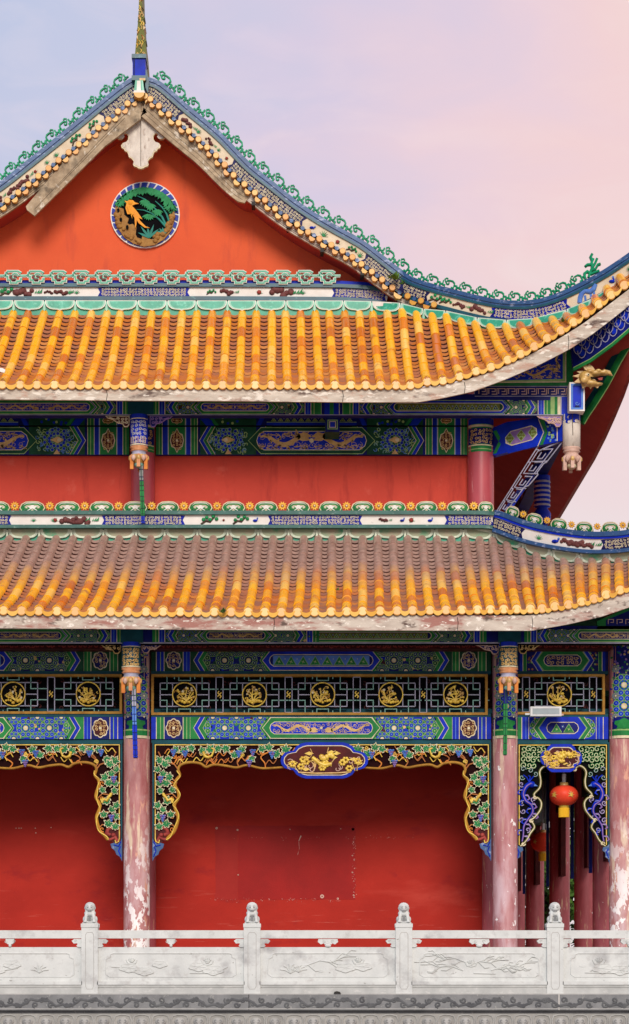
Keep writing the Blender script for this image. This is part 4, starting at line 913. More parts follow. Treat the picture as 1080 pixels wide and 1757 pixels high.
# green corner beam under the soffit
gb=[(998,726),(1005,714),(1020,692),(1040,660),(1060,622),(1085,580),(1122,525)]
gY=lambda x:interp([(998,1.3),(1122,.0)],x)
m=MB(gY); m.stroke(gb,11,'green',.05,.12); m.stroke([(x+4.6,y+2.6) for x,y in gb],1.6,'lime',.055); m.stroke([(x-8.5,y-5) for x,y in gb],9,'teal',.02,.1); m.build('green_hip_beam',temple)
# dark roof sheet over the side bay
m=MB()
tp=[(x-.02,y,z+.28) for x,y,z in inn]
m.add([(x+.07,y,z+.27) for x,y,z in o_]+tp,[[i,i+1,k+i+1,k+i] for i in range(k-1)],'pan_glaze'); m.build('side_roof_slope',upper)
# diagonal painted beam from column to corner post
m=MB(lambda x:interp([(835,1.85),(966,1.05)],x))
m.poly([(836,738),(870,724),(920,717),(966,721),(966,757),(900,768),(852,781),(836,779)],'blue',0,.2)
m.poly([(841,742),(846,742),(858,758),(848,776),(840,776)],'navy',.004); m.poly([(846,740),(852,738),(862,757),(852,778),(846,779),(856,758)],'green',.006)
lo_=[(860,757),(872,736),(918,725),(930,742),(921,760),(876,772)]
m.poly([(856,757),(869,731),(920,719),(934,741),(924,765),(872,778)],'blue',.006); 
hx=[(867,751),(876,740),(912,730),(921,735),(922,746),(914,755),(878,765),(868,761)]
m.poly(hx,'cream',.009); m.poly([(894.5+(x-894.5)*.93,747.5+(y-747.5)*.88) for x,y in hx],'purple',.0105)
for i in range(3):
    cx_=875+i*19.5; cy_=752.5-i*5; m.poly([(cx_-8,cy_),(cx_,cy_-10.5),(cx_+8,cy_),(cx_,cy_+10.5)],'lime',.012); m.poly([(cx_-6.8,cy_),(cx_,cy_-8.8),(cx_+6.8,cy_),(cx_,cy_+8.8)],'olive',.0135); curls(m,cx_-4,cy_-5,cx_+4,cy_+5,'lime',4,.8,.015,i)
m.poly([(926,720),(934,720),(940,742),(932,763),(926,764),(935,742)],'green',.008); m.stroke([(924,719),(933,742),(923,766)],1.2,'cream',.011)
for i in range(40):
    R=random.Random(i); x=R.uniform(939,955); y=R.uniform(725,757); m.disc(x,y,2.0,R.choice(('sky','blue','lime','navy')),.009+.0003*(i%4),n=6)
m.rect(957,722,966,757,'blue',.012); m.rect(955.5,722,957,757,'cream',.014)
m.build('corner_brace_beam',temple,'short slanting painted beam between end column and corner post')
# carved little bracket next to the corner post
def sparrow(parent_name,x0,x1,y0,y1,Y,flip=False,mt='gold',bgm='maroon',label=None):
    m=MB(Y); X=(lambda u:x1-u*(x1-x0)) if flip else (lambda u:x0+u*(x1-x0)); V=lambda v:y0+v*(y1-y0)
    P=[(0,0),(1,0),(1,.75),(.93,1),(.8,1),(.72,.72),(.5,.62),(.3,.3),(.1,.18)]
    m.poly([(X(a),V(b)) for a,b in P],bgm,0,.06); m.stroke([(X(a),V(b)) for a,b in P],1.6,mt,.004,.02,closed=True,ridge=.006)
    curls(m,min(X(.45),X(.97)),V(.1),max(X(.45),X(.97)),V(.75),mt,6,1.5,.01,int(x0+Y*10),ridge=.006); m.stroke([(X(.15),V(.12)),(X(.4),V(.3)),(X(.6),V(.25))],1.4,mt,.01,ridge=.006)
    return m.build(parent_name,temple,label)
sparrow('carved_bracket',922,963,714,732,1.0,mt='pinkw',bgm='purple'); sparrow('carved_bracket',182,222,714,732,1.0,mt='cream'); sparrow('carved_bracket',258,296,714,732,1.0,True,mt='purple',bgm='navy')
# stub block in the middle of the upper bay
m=MB(YW-.75); m.rect(559,713,583,741,'dgreen',0,.6); m.rect(559,713,583,741,'navy',.003); m.stroke([(563,721),(579,721),(579,736),(563,736)],1.4,'lime',.006,closed=True); m.rect(567,724,575,733,'blue',.008); m.stroke([(566,723.5),(576,723.5),(576,733.5),(566,733.5)],1,'cream',.010,closed=True); m.rect(559,713,583,718,'blue',.006)
m.build('bracket_block',temple)
# ---- hanging lotus posts
def lotus_post(px,ytop,ymid,ycup,ybot,R,Y,style,label,rod=None):
    c=W(px,ymid,Y); z=lambda y:W(px,y,Y)[2]; r=R*100/(1+Y/DD)
    m=MB(); m.lathe((c[0],Y,0),[(0,z(ytop)),(R,z(ytop)),(R,z(ymid)),(R*.8,z(ymid)-.01),(0,z(ymid)-.01)],{'paint':'blue','gold':'teal_glaze','bare':'board_pale'}[style],24)
    o=m.build('pendant_post',temple,label)
    m=MB(cyl=(px,R+.002,Y))
    if style!='bare':
        m.rect(px-r*.97,ytop,px+r*.97,ytop+7,'blue',.003); m.rect(px-r*.97,ytop+7,px+r*.97,ytop+8.6,'cream',.006)
        curls(m,px-r*.9,ytop+10,px+r*.9,ymid-2,'gold' if style=='gold' else 'lilac',6.2 if style=='gold' else 6.5,1.5,.008,int(px),ridge=.006)
        if style=='paint':
            for k in range(7): m.rect(px-r*.9+k*r*.27,ymid-14,px-r*.9+k*r*.27+1.3,ymid-3,'pinkw',.012)
        m.rect(px-r*.97,ymid-2,px+r*.97,ymid,'cream',.008)
    else:
        m.rect(px-r*.97,ytop,px+r*.97,ytop+11,'blue',.003); 
        for k in range(9):
            q=random.Random(k); m.disc(px+q.uniform(-.75,.75)*r,ytop+11+q.uniform(-5,4),q.uniform(2,4),'blue' if k%2 else 'board_white',.005+.001*k,n=8)
        m.line(px-.5,ytop+2,px+.5,ytop+38,1.0,'bark',.012)
    m.build('painted_band',o)
    # rings, cup and tassel legs
    m=MB(); s=R/.155; mt=('orange','gold','pinkw')[int(px)%2] if style!='bare' else 'pinkw'
    zc=z(ymid); h=z(ymid)-z(ybot); cup='lotus_paint' if style!='bare' else 'pinkw'
    m.lathe((c[0],Y,zc),[(R*.95,0),(R*1.05,-.05*h),(R*.82,-.10*h),(R*1.0,-.16*h),(R*.84,-.20*h)],cup,20)
    m.lathe((c[0],Y,zc),[(R*.84,-.20*h),(R*.74,-.25*h),(R*.92,-.33*h)],'lilac' if style!='bare' else 'pinkw',20)
    m.lathe((c[0],Y,zc),[(R*.92,-.33*h),(R*1.02,-.42*h),(R*.80,-.56*h),(R*.55,-.64*h)],'gold' if style!='bare' else 'pinkw',20)
    m.lathe((c[0],Y,zc),[(R*.55,-.64*h),(R*.6,-.72*h),(R*.3,-.80*h),(0,-.80*h)],'mist' if style!='bare' else 'cream',16)
    for k in range(6):
        a=2*PI*(k+.5)/6+.0; x=c[0]+R*.92*math.cos(a); y=Y+R*.92*math.sin(a)
        m.box3(x-.03,x+.03,y-.03,y+.03,zc-h*(.88 if k%2 else .82),zc-.42*h,'orange' if (style!='bare' and k%2) else cup)
        m.lathe((x,y,zc-h*.42),[(0,.05),(.04,.02),(.045,-.02),(.03,-.05)],cup,8)
    for k in range(5):
        a=-PI*(.12+.19*k); x=c[0]+R*1.0*math.cos(a); y=Y+R*1.0*math.sin(a); m.lathe((x,y,zc-h*.47),[(0,.06),(.035,.03),(.04,-.02),(0,-.06)],'pinkw' if k%2 else 'gold',8)
    m.build('lotus_cup',o)
    if rod:
        m=MB(Y-.02); yy=rod[0]; R_=random.Random(int(px)); i=0
        for mt,y1,w in rod[1]:
            while yy<y1-.5:
                l=min(y1-yy,R_.uniform(8,14)); dx=rod[2]*(yy-rod[0])/100; a,b=px+rod[3]+dx-w/2,px+rod[3]+dx+w/2
                m.rect(a,yy,b,yy+l-1.6,mt,.03,.07); m.rect(a+.6,yy+l-1.6,b-.6,yy+l,'dgreen' if mt=='green' else 'navy',.025,.06); m.line((a+b)/2,yy,(a+b)/2,yy+l,1.2,'navy' if mt in('blue','sky') else 'dgreen',.032); yy+=l
        m.build('hanging_rod',o)
    return o
lotus_post(239,713,766,768,812,.155,YW-1.0,'paint','hanging lotus post under the upper eave',rod=(798,[('granite_dark',826,7),('green',886,7),('blue',899,6)],3.5,3.5))
lotus_post(981,712,768,768,814,.155,YW-1.0,'bare','bare whitewashed hanging post at the upper corner')
lotus_post(225.5,1103,1146,1148,1196,.16,-.95,'gold','hanging lotus post left of the wide bay',rod=(1182,[('lilac',1213,7),('sky',1245,7),('blue',1301,8)],2.5,4.5))
lotus_post(872.5,1103,1146,1148,1196,.16,-.95,'gold','hanging lotus post right of the wide bay',rod=(1176,[('navy',1208,7),('green',1250,7),('green',1296,6.5)],-1,-4.5))
# side pendant posts and purlin running back under the right eave
m=MB(); m.box3(4.7,4.95,1.2,20,EYE+9.78-.26,EYE+9.78+.02,'navy'); 
for i in range(22): y=1.5+i*.85; m.box3(4.694,4.956,y,y+.3,EYE+9.56,EYE+9.76,'lilac' if i%2 else 'green')
m.build('side_eave_beam',temple)
for Y in (5.2,9.8,14.4):
    m=MB(); z1=EYE+9.5
    m.lathe((4.85,Y,0),[(.155,z1),(.155,z1-.6),(.10,z1-.62),(.17,z1-.72),(.17,z1-.86),(.08,z1-.98)],'blue',16); 
    for k in range(6): m.lathe((4.85,Y,0),[(.158,z1-.1-.09*k),(.165,z1-.12-.09*k),(.158,z1-.14-.09*k)],'lilac',16)
    m.build('pendant_post',temple)
# diagonal openwork fret strip
m=MB(lambda x:interp([(855,1.75),(965,1.1)],x))
A_=(963,757); 
def D(u,v): # u along strip 0..1 (top right -> bottom left), v across 0..1
    a=(927+(852-927)*u*1.0,760+(878-760)*u); b=(966+(868-966)*u,757+(884-757)*u); return (a[0]+(b[0]-a[0])*v,a[1]+(b[1]-a[1])*v)
for pts in ([D(0,0),D(1,0)],[D(0,1),D(.28,1.0),D(.30,.9),D(.42,.9),D(.45,1.05),D(.6,1.0),D(.62,.8),D(.7,.8),D(1,.8)],[D(0,0),D(0,1)],[D(1,0),D(1,.8)],[D(0,.9),D(.12,.15),D(.2,.15)]): m.stroke(pts,1.8,'lilac',0,.05,ridge=.005)
for u0,u1 in ((.10,.27),(.28,.44),(.48,.64),(.66,.82),(.84,.98)):
    for pts in ([D(u0,.15),D(u1,.15),D(u1,.8),D(u0,.8),D(u0,.35)],[D(u0+.04,.36),D(u1-.04,.36),D(u1-.04,.62),D(u0+.06,.62)],[D(u0,0),D(u0,.15)],[D(u1,.8),D(u1,1)]): m.stroke(pts,1.7,'lilac',0,.05,ridge=.005)
m.build('openwork_strip',temple,'diagonal openwork fret strip beside the upper end column')
m=MB(lambda x:2.4); m.stroke([(945,765),(868,878)],9,'navy',0,.05); m.stroke([(948,768),(872,880)],3,'blue',.01,.05); m.build('fret_backing_rail',temple)
# gilded dragon head at the corner
def blobs(name,parts,voxel,mt,parent,label=None):
    me=bpy.data.meshes.new('t'); vs=[];fs=[]
    for c,r,rot in parts:
        c=Vector(c); b=len(vs); n1,n2=10,14
        from mathutils import Euler
        E_=Euler(rot).to_matrix()
        for i in range(n1+1):
            for j in range(n2):
                a=PI*i/n1; t=2*PI*j/n2; vs.append(tuple(c+E_@Vector((r[0]*math.sin(a)*math.cos(t),r[1]*math.sin(a)*math.sin(t),r[2]*math.cos(a)))))
        for i in range(n1):
            for j in range(n2): fs.append([b+i*n2+j,b+i*n2+(j+1)%n2,b+(i+1)*n2+(j+1)%n2,b+(i+1)*n2+j])
    me.from_pydata(vs,[],fs); t=bpy.data.objects.new('t',me); COL.objects.link(t)
    r_=t.modifiers.new('r','REMESH'); r_.mode='VOXEL'; r_.voxel_size=voxel; r_.use_smooth_shade=True
    s_=t.modifiers.new('s','SMOOTH'); s_.factor=.5; s_.iterations=1
    dg=bpy.context.evaluated_depsgraph_get(); nm=bpy.data.meshes.new_from_object(t.evaluated_get(dg)); bpy.data.objects.remove(t)
    nm.name=name; nm.materials.clear(); nm.materials.append(MATS[mt]); nm.polygons.foreach_set('material_index',[0]*len(nm.polygons)); nm.polygons.foreach_set('use_smooth',[True]*len(nm.polygons)); return nm
hc=W(1017,648,.55)
def H(px,py,dy=0): 
    a=W(px,py,.55+dy); return (a[0]-hc[0],a[1]-hc[1],a[2]-hc[2])
pr=[(H(1006,647),(.13,.13,.11),(0,0,0)),(H(1020,641,-.02),(.15,.11,.055),(0,-.1,0)),(H(1034,640,-.02),(.12,.09,.045),(0,.05,0)),(H(1045,641,-.02),(.06,.05,.03),(0,.35,0)),(H(1014,658,-.01),(.13,.10,.06),(0,-.0,0)),(H(1027,659),(.08,.07,.035),(0,-.1,0)),(H(1013,637,-.10),(.07,.05,.035),(0,.1,0)),(H(1027,636,-.09),(.05,.05,.03),(0,0,0)),(H(1038,637,-.07),(.045,.04,.028),(0,.2,0)),(H(1003,652,-.09),(.07,.05,.06),(0,0,0))]
dm=blobs('dragon_head',pr,.011,'gold',None)
o=bpy.data.objects.new('dragon_head',dm); COL.objects.link(o); o.parent=temple; o.location=Vector(hc)-TL; LOC[o.name]=Vector(hc); o['label']='carved gilded dragon head projecting from the corner'
m=MB(.55)
for P_,of in (([(1012,632),(1006,637),(1000,636),(990,637),(996,641),(983,645),(994,648),(985,656),(998,657),(1000,666),(1010,661),(1014,667),(1019,661),(1026,666),(1030,660),(1020,650),(1020,636)],.0),([(997,621),(1002,623),(1008,631),(1016,636),(1010,641),(1003,636),(998,628)],.09),([(1036,634),(1047,637),(1051,645),(1043,643),(1036,641)],.03),([(1006,634),(1010,627),(1016,631),(1020,637),(1010,640)],.10)):
    m.poly(P_,'gold',of,.05)
m.build('mane_and_horns',o)
m=MB(.55); m.poly([(1012,649),(1024,651),(1036,648),(1034,656),(1026,654),(1014,652)],'black',.115,.03); m.poly([(1024,652),(1033,650),(1032,655),(1027,655)],'redcarve',.12,.02); m.disc(1008,646,2.6,'cream',.135,.03,8,dome=.01); m.disc(1008.6,646,1.1,'black',.15,.01,8)
m.build('mouth_and_eye',o)

# ================================================================ ground storey
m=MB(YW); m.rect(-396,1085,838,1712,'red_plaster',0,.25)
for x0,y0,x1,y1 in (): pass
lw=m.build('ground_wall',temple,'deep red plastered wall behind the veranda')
m=MB(YW)
def rag(x0,y0,x1,y1,mt,off,seed,j=1.2):
    R=random.Random(seed); P=[]
    for i in range(24): P.append((x0+(x1-x0)*i/24,y0+R.uniform(-j,j)))
    for i in range(12): P.append((x1+R.uniform(-j,j),y0+(y1-y0)*i/12))
    for i in range(24): P.append((x1+(x0-x1)*i/24,y1+R.uniform(-j,j)))
    for i in range(12): P.append((x0+R.uniform(-j,j),y1+(y0-y1)*i/12))
    m.poly(P,mt,off,.002)
rag(370,1417,409,1543,'red_patch_pale',.003,1); rag(409,1417,610,1543,'red_patch',.004,2,.7)
R=random.Random(6)
for i in range(90): m.disc(R.uniform(362,585),1544+R.gauss(0,1.8),R.uniform(.3,.9),'scuff',.0062+.00005*(i%9),n=5,ry=.6)
for i in range(50): m.disc(608+R.gauss(0,1.8),R.uniform(1436,1540),R.uniform(.4,1.2),'scuff',.0062+.00005*(i%9),n=5)
for i in range(26): m.disc(R.uniform(395,600),1438+R.gauss(0,1.2),R.uniform(.3,.8),'scuff',.0062,n=5)
for i in range(22): m.disc(R.uniform(612,720),1436+R.gauss(0,3),R.uniform(.3,.7),'scuff',.0032,n=5)
for x,y,r in ((372,1421,2.0),(408,1424,1.6),(606,1423,2.4),(606,1423,2.4),(498,1423,1.0),(553,1538,3.4),(580,1542,1.8),(607,1536,1.4),(585,1422,1.0),(605,1468,1.2),(605,1497,1.2),(409,1501,1.3)):
    m.disc(x,y,r,'pinkw',.008,n=9); m.disc(x,y,r*.45,'redcarve',.009,n=6)
m.stroke([(517,1434),(513,1443)],2.2,'pinkw',.009,w2=1); m.stroke([(513,1443),(514,1456),(511,1467)],.7,'scuff',.009)
for x,y in ((28,1421),(33,1421),(37,1421),(61,1421),(62,1429),(88,1420)): m.disc(x,y,1.3,'pinkw',.006,n=6,ry=.8)
m.build('faded_patch',lw,'darker red rectangle on the wall where a board once hung')
# side wall and ceiling of the ground floor, hall body behind
X3=3.65
m=MB(); m.box3(X3-.25,X3-.02,YW+.25,20,1.2,9.6,'red_plaster'); m.build('side_wall',temple,'side wall in the shade of the right veranda')
m=MB(); zc=W(0,1240,YW)[2]; m.box3(-12,6.0,.15,YW-.02,zc-.03,zc+.05,'teal'); m.box3(X3,5.9,YW-.02,20,zc-.03,zc+.05,'teal')
for i in range(12): y=1+i*1.7; m.box3(X3,5.6,y,y+.2,zc-.28,zc-.031,'dgreen')
m.build('veranda_ceiling',temple)
m=MB(); m.box3(5.55,5.75,.3,20,4.95,6.3,'dgreen')
for i in range(5):
    y=(.3,2.3,5.1,9.5,14.6,19.1)[i]; y1=(.3,2.3,5.1,9.5,14.6,19.1)[i+1]; m.box3(5.6,5.7,y,y+.6,3.6,4.95,'maroon'); m.box3(5.6,5.7,y1-.9,y1-.4,3.6,4.95,'maroon')
m.box3(X3+.3,6.3,.45,20,zc+.3,zc+.4,'dgreen'); m.box3(-12,5.7,-.9,YW,zc+1.42,zc+1.47,'dgreen'); m.build('side_beam',temple,'dark beams over the right veranda row')
m=MB(); m.box3(X3-.25,X3-.02,YW+.3,20,9.6,12.7,'red_plaster_upper'); m.box3(-12,X3-.02,19.8,20,1.2,13,'red_plaster'); m.build('rear_wall',temple)
# columns of the front row, the wall row, and the right-hand row running back
column(235,1105,1712,.225,0,'column_peeling',label='peeling pink column, white flakes, left of the wide bay')
column(867,1105,1712,.215,0,'column_pink',label='pale pink column right of the wide bay')
column(1068,1105,1712,.225,0,'column_peeling',label='flaking pink column at the right edge')
column(-396,1105,1712,.225,0,'column_peeling')
column(248.5,1100,1712,.205,YW-.06,'column_red',label='red engaged column in the wall behind the left column')
column(848,1100,1712,.215,YW-.06,'column_red',label='red engaged column at the end of the wall')
for Y,nm in ((2.1,''),(4.9,''),(9.3,''),(14.4,''),(18.9,'')):
    m=MB(); m.tube([(5.65,Y,1.1),(5.65,Y,3),(5.65,Y,6.3)],.215,'column_red',24); o=m.build('column',temple,'deep red column in the right-hand veranda row')
    m=MB(); 
    zb=EYE+(1660-1500)/100*1.0; m.box3(5.36,5.42,Y-.1,Y-.03,zb+.1,6.0,'navy'); m.build('hanging_rod',o)
# beams
def front_beams(x0,x1,seed,mirror=False):
    def LB_(X,y0,y1,m,dark,side):
        A,B=('green','blue') if (side>0)!=dark else ('blue','green')
        off=.004
        stripes(m,X,0,y0,y1,[('blue' if not dark else 'dgreen',8),('cream',1.2),(A,6),('lime',1.2),(A,5),('cream',1.2)],off)
        m.rect(X(22.6),y0,X(54),y1,'navy' if not dark else 'dgreen',off)
        stripes(m,X,54,y0,y1,[('cream',1.2),(A,5),('lime' if A=='green' else 'sky',1.2),(A,5),('cream',1.2)],off)
        medal(m,X(38.4),(y0+y1)/2,14,(y1-y0)*.45,'maroon' if not dark else 'navy',off+.004,'lobe',seed+side)
        a,b=sorted((X(67),X(205))); field(m,a,b,y0,y1,'blue' if not dark else 'navy','green' if not dark else 'dgreen',off,seed+side,dirn=side)
        chev(m,X,72,y0,y1,[('cream',1),('blue',7),('cream',1),('green',7),('lime',1)],11,off+.014)
        m.poly([(X(67),y0),(X(84),y0),(X(72.5),(y0+y1)/2),(X(84),y1),(X(67),y1)],'green' if not dark else 'dgreen',off+.012)
        chev(m,X,186,y0,y1,[('lime',1),('green',4),('cream',1),('blue',5)],13,off+.014)
    m=MB(-.02); m.rect(x0,1230,x1,1268.5,'navy',.0,.24)
    for side in (1,-1): LB_((lambda u:x0+u) if side>0 else (lambda u:x1-u),1230.5,1268,m,False,side)
    cartouche(m,x0+190,x1-190,1230.8,1267.6,'green','cream','blue',.022,'dragon',7.5,seed=seed,pt=15)
    m.rect(x0,1268.5,x1,1274.5,'teal',-.02,.2); m.rect(x0,1224.5,x1,1230,'teal',-.01,.2)
    m.build('tie_beam',temple,'bright painted beam over the carved fascia, gold dragons on blue')
    m=MB(.05); m.rect(x0,1114,x1,1152,'navy',.0,.24)
    for side in (1,-1): LB_((lambda u:x0+u) if side>0 else (lambda u:x1-u),1115,1151.5,m,True,side)
    cartouche(m,x0+190,x1-190,1116,1151,'blue','cream','navy',.022,'loz',7,seed=seed+3,A='sky',B='green',pt=14)
    m.rect(x0,1151.8,x1,1157,'teal',.015,.2)
    m.build('tie_beam',temple,'darker painted beam above the lattice')
front_beams(260,843,20); front_beams(-370,211,30)
# short corner bay beams
def short_beams(x0,x1):
    m=MB(-.02); m.rect(x0,1230,x1,1268.5,'blue',.0,.24); y0,y1=1230.5,1268
    for side in (1,-1):
        X=(lambda u:x0+u) if side>0 else (lambda u:x1-u)
        stripes(m,X,0,y0,y1,[('green' if side>0 else 'blue',8),('cream',1.2),('blue',6),('sky',1),('blue',4),('cream',1.2)],.004)
        a,b=sorted((X(21),X(60))); field(m,a,b,y0,y1,'blue','green',.004,77+side,dirn=side)
        chev(m,X,28,y0,y1,[('cream',1),('green',7),('lime',2),('cream',1)],13,.02)
        a=[(X(39+13),y0),(X(39),1249),(X(52),y1),(X(74),y1),(X(74),y0)]; m.poly(a,'blue',.018)
    cartouche(m,x0+38,x1-38,1231,1267.6,'blue','blue','navy',.024,'loz',8,A='navy',B='green',pt=13)
    m.rect(x0,1268.5,x1,1274.5,'teal',-.02,.2); m.rect(x0,1224.5,x1,1230,'teal',-.01,.2); m.build('tie_beam',temple,'short bright beam over the corner bay')
    m=MB(.05); m.rect(x0,1114,x1,1152,'dgreen',0,.24)
    for side in (1,-1):
        X=(lambda u:x0+u) if side>0 else (lambda u:x1-u)
        stripes(m,X,0,1115,1151.5,[('navy',5),('blue',5),('cream',1.2),('green',5),('lime',1)],.004); a,b=sorted((X(17),X(50))); m.rect(a,1115,b,1151.5,'navy',.004)
        for k in range(30): R=random.Random(k+side*50); m.disc(X(R.uniform(19,40)),R.uniform(1117,1150),1.9,R.choice(('green','rust','lime','navy')),.006+.0003*(k%4),n=6)
        chev(m,X,24,1115,1151.5,[('cream',1),('blue',6),('sky',1.5),('cream',1)],12,.012)
    cartouche(m,x0+33,x1-33,1115.5,1151.3,'green','lime','navy',.018,'curl',8,seed=4,pt=13); m.rect(x0,1151.8,x1,1157,'teal',.015,.2)
    m.build('tie_beam',temple,'short darker beam above the corner lattice')
short_beams(887,1044)
# collars on the columns (painted)
def collar(x,R,seed):
    c=MB(cyl=(x,R+.002,0)); r=R*100*.985
    c.rect(x-r,1104,x+r,1268.5,'navy',.0)
    for y in (1178,1214): rosette(c,x,y,19,'green','blue',.005)
    for y in (1150,1196,1232): 
        for s_ in (-.85,.85): rosette(c,x+s_*(r-6),y,6,'green','purple',.004)
    R_=random.Random(seed)
    for i in range(190):
        y=R_.uniform(1106,1240); xx=x+R_.uniform(-.93,.93)*r; c.disc(xx,y,R_.uniform(1.2,2.2),R_.choice(('green','blue','lime','purple','blue','gold')),.002+.0003*(i%5),n=6)
    c.rect(x-r,1232,x+r,1253,'navy',.016)
    for s_ in (-1,1): c.poly([(x,1234),(x+s_*8,1238),(x+s_*15,1239),(x+s_*16,1244),(x+s_*11,1248),(x+s_*13,1253),(x,1253)],'green',.03)
    c.rect(x-r,1253,x+r,1255.5,'lime',.02); c.rect(x-r,1255.5,x+r,1264,'green',.02); c.rect(x-r,1264,x+r,1268.5,'cream',.02); c.line(x-r*.9,1233,x+r*.9,1233,1.2,'cream',.03)
    c.build('painted_collar',temple,'painted rosette collar wrapped round a front column')
for x,R,s in ((235,.225,1),(867,.215,2),(1068,.225,3)): collar(x,R,s)
# lattice friezes
def lattice(x0,x1,y0,y1,cxs,sep,label):
    m=MB(.0)
    for a in ((x0,y0,x1,y0+4.2),(x0,y1-4.2,x1,y1),(x0,y0+4.2,x0+4.2,y1-4.2),(x1-4.2,y0+4.2,x1,y1-4.2)): m.rect(*a,'ochre',.03,.14)
    o=m.build('lattice_frieze',temple,label)
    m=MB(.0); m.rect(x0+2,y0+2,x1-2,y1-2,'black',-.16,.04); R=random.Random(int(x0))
    for i in range(int((x1-x0)/13)):
        x=R.uniform(x0+8,x1-8); y=R.choice((R.uniform(y1-18,y1-8),R.uniform(y0+8,y0+16))); m.stroke(spiral(x,y,4.5,.9,R.uniform(0,6),1,6),1.6,'maroon',-.155)
    m.build('dark_backing',o)
    m=MB(.0); Y0=(y0+y1)/2; H_=(y1-y0)/2-4; b=lambda pts,mt='lilac':m.stroke(pts,1.5,mt,.0,.05)
    def unit(cx,p,l=True,r=True):
        for s_ in ([-1] if l else [])+([1] if r else []):
            for v in (-1,1):
                b([(cx,Y0+v*20),(cx+s_*p*.72,Y0+v*20)]); b([(cx+s_*p*.72,Y0+v*20),(cx+s_*p*.72,Y0)])
                b([(cx+s_*p*.52,Y0+v*H_),(cx+s_*p*.52,Y0+v*9.5),(cx+s_*p,Y0+v*9.5)],'mist'); b([(cx+s_*10,Y0+v*H_),(cx+s_*10,Y0+v*24.5),(cx,Y0+v*24.5)],'mist'); b([(cx+s_*p*.30,Y0+v*H_),(cx+s_*p*.30,Y0+v*27)],'mist')
            b([(cx+s_*20.5,Y0-20),(cx+s_*20.5,Y0+20)]); b([(cx+s_*20.5,Y0),(cx+s_*p*.72,Y0)])
    n=len(cxs)
    for i,c in enumerate(cxs):
        p=(cxs[1]-cxs[0])/2 if n>1 else (x1-x0)/2-4
        p=min(p,58); unit(c,p)
    for s_ in sep:
        for d in (-6,6): b([(s_+d,y0+5),(s_+d,y1-5)])
        for d in (-H_,H_): b([(s_-6,Y0+d*.98),(s_+6,Y0+d*.98)])
    for e,s_ in ((x0+4,1),(x1-4,-1)):
        for v in (-9.5,9.5): b([(e,Y0+v),(e+s_*10,Y0+v)],'mist')
    m.build('lattice_bars',o)
    for i,c in enumerate(cxs):
        m=MB(-.02); R=random.Random(i+int(x0)); r=20.5
        pts=[(c+r*math.cos(a),Y0+r*math.sin(a)) for a in [2*PI*k/28 for k in range(28)]]
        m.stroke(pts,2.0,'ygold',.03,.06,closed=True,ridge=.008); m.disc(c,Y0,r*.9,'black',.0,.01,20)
        for k in range(16):
            a=R.uniform(0,6.28); q=R.uniform(.2,.78)*r; x,y=c+q*math.cos(a),Y0+q*math.sin(a); m.stroke(spiral(x,y,R.uniform(2.2,3.6),.7,R.uniform(0,6),1,5),1.2,R.choice(('gold','ygold','ochre')),.012,ridge=.008)
        # landscape ground and plants / birds in gilt
        for k in range(7): m.disc(c-12+4*k,Y0+13+R.uniform(-1.5,2)-abs(k-3)*.9,R.uniform(2,3.4),'ygold',.02,.02,7,dome=.02)
        b0=c+R.uniform(-5,5)
        for k in range(7):
            a=-PI*(.12+.76*(k+R.uniform(-.3,.3))/6); l=R.uniform(14,22) if abs(a+PI/2)<.8 else R.uniform(10,15); e_=(b0+l*math.cos(a),Y0+10+l*1.05*math.sin(a)); md=((b0+e_[0])/2+R.uniform(-3,3),(Y0+10+e_[1])/2)
            if math.hypot(e_[0]-c,e_[1]-Y0)>17: e_=(c+(e_[0]-c)*.8,Y0+(e_[1]-Y0)*.8)
            m.stroke([(b0,Y0+11),md,e_],1.6,'ygold',.022,ridge=.01)
            for z_ in range(2): m.disc(e_[0]+R.uniform(-2,2),e_[1]+R.uniform(-2,2),R.uniform(1.4,2.6),R.choice(('ygold','gold','cream')),.026+.001*z_,.01,6,dome=.012)
        m.disc(c-b0+c,Y0-1,4.2,'ygold',.03,.01,8,2.6,dome=.02); m.stroke([(c-b0+c-4,Y0-1),(c-b0+c-10,Y0+3)],2.2,'ygold',.03,ridge=.01,w2=.8)
        m.build('medallion',o,'round gilded medallion with plants and birds')
    for s_ in sep:
        m=MB(-.01); 
        for k in range(4): a=PI/4+k*PI/2; m.stroke([(s_,Y0),(s_+4*math.cos(a),Y0+4*math.sin(a)),(s_+3*math.cos(a+.5),Y0+7*math.sin(a+.2))],1.8,'ygold',.03,.03,ridge=.008)
        m.build('gilt_knot',o)
lattice(260,837,1157,1227,[317,437,554,671,782],[377,495.5,612.5,726.5],'long lattice frieze with five gilded medallions')
lattice(-370,210,1157,1225,[-330,-214,-98,23,152],[-272,-156,-37,88],'lattice frieze of the left bay')
lattice(884,1038,1157,1226,[960],[903,1018],'short lattice frieze of the corner bay')
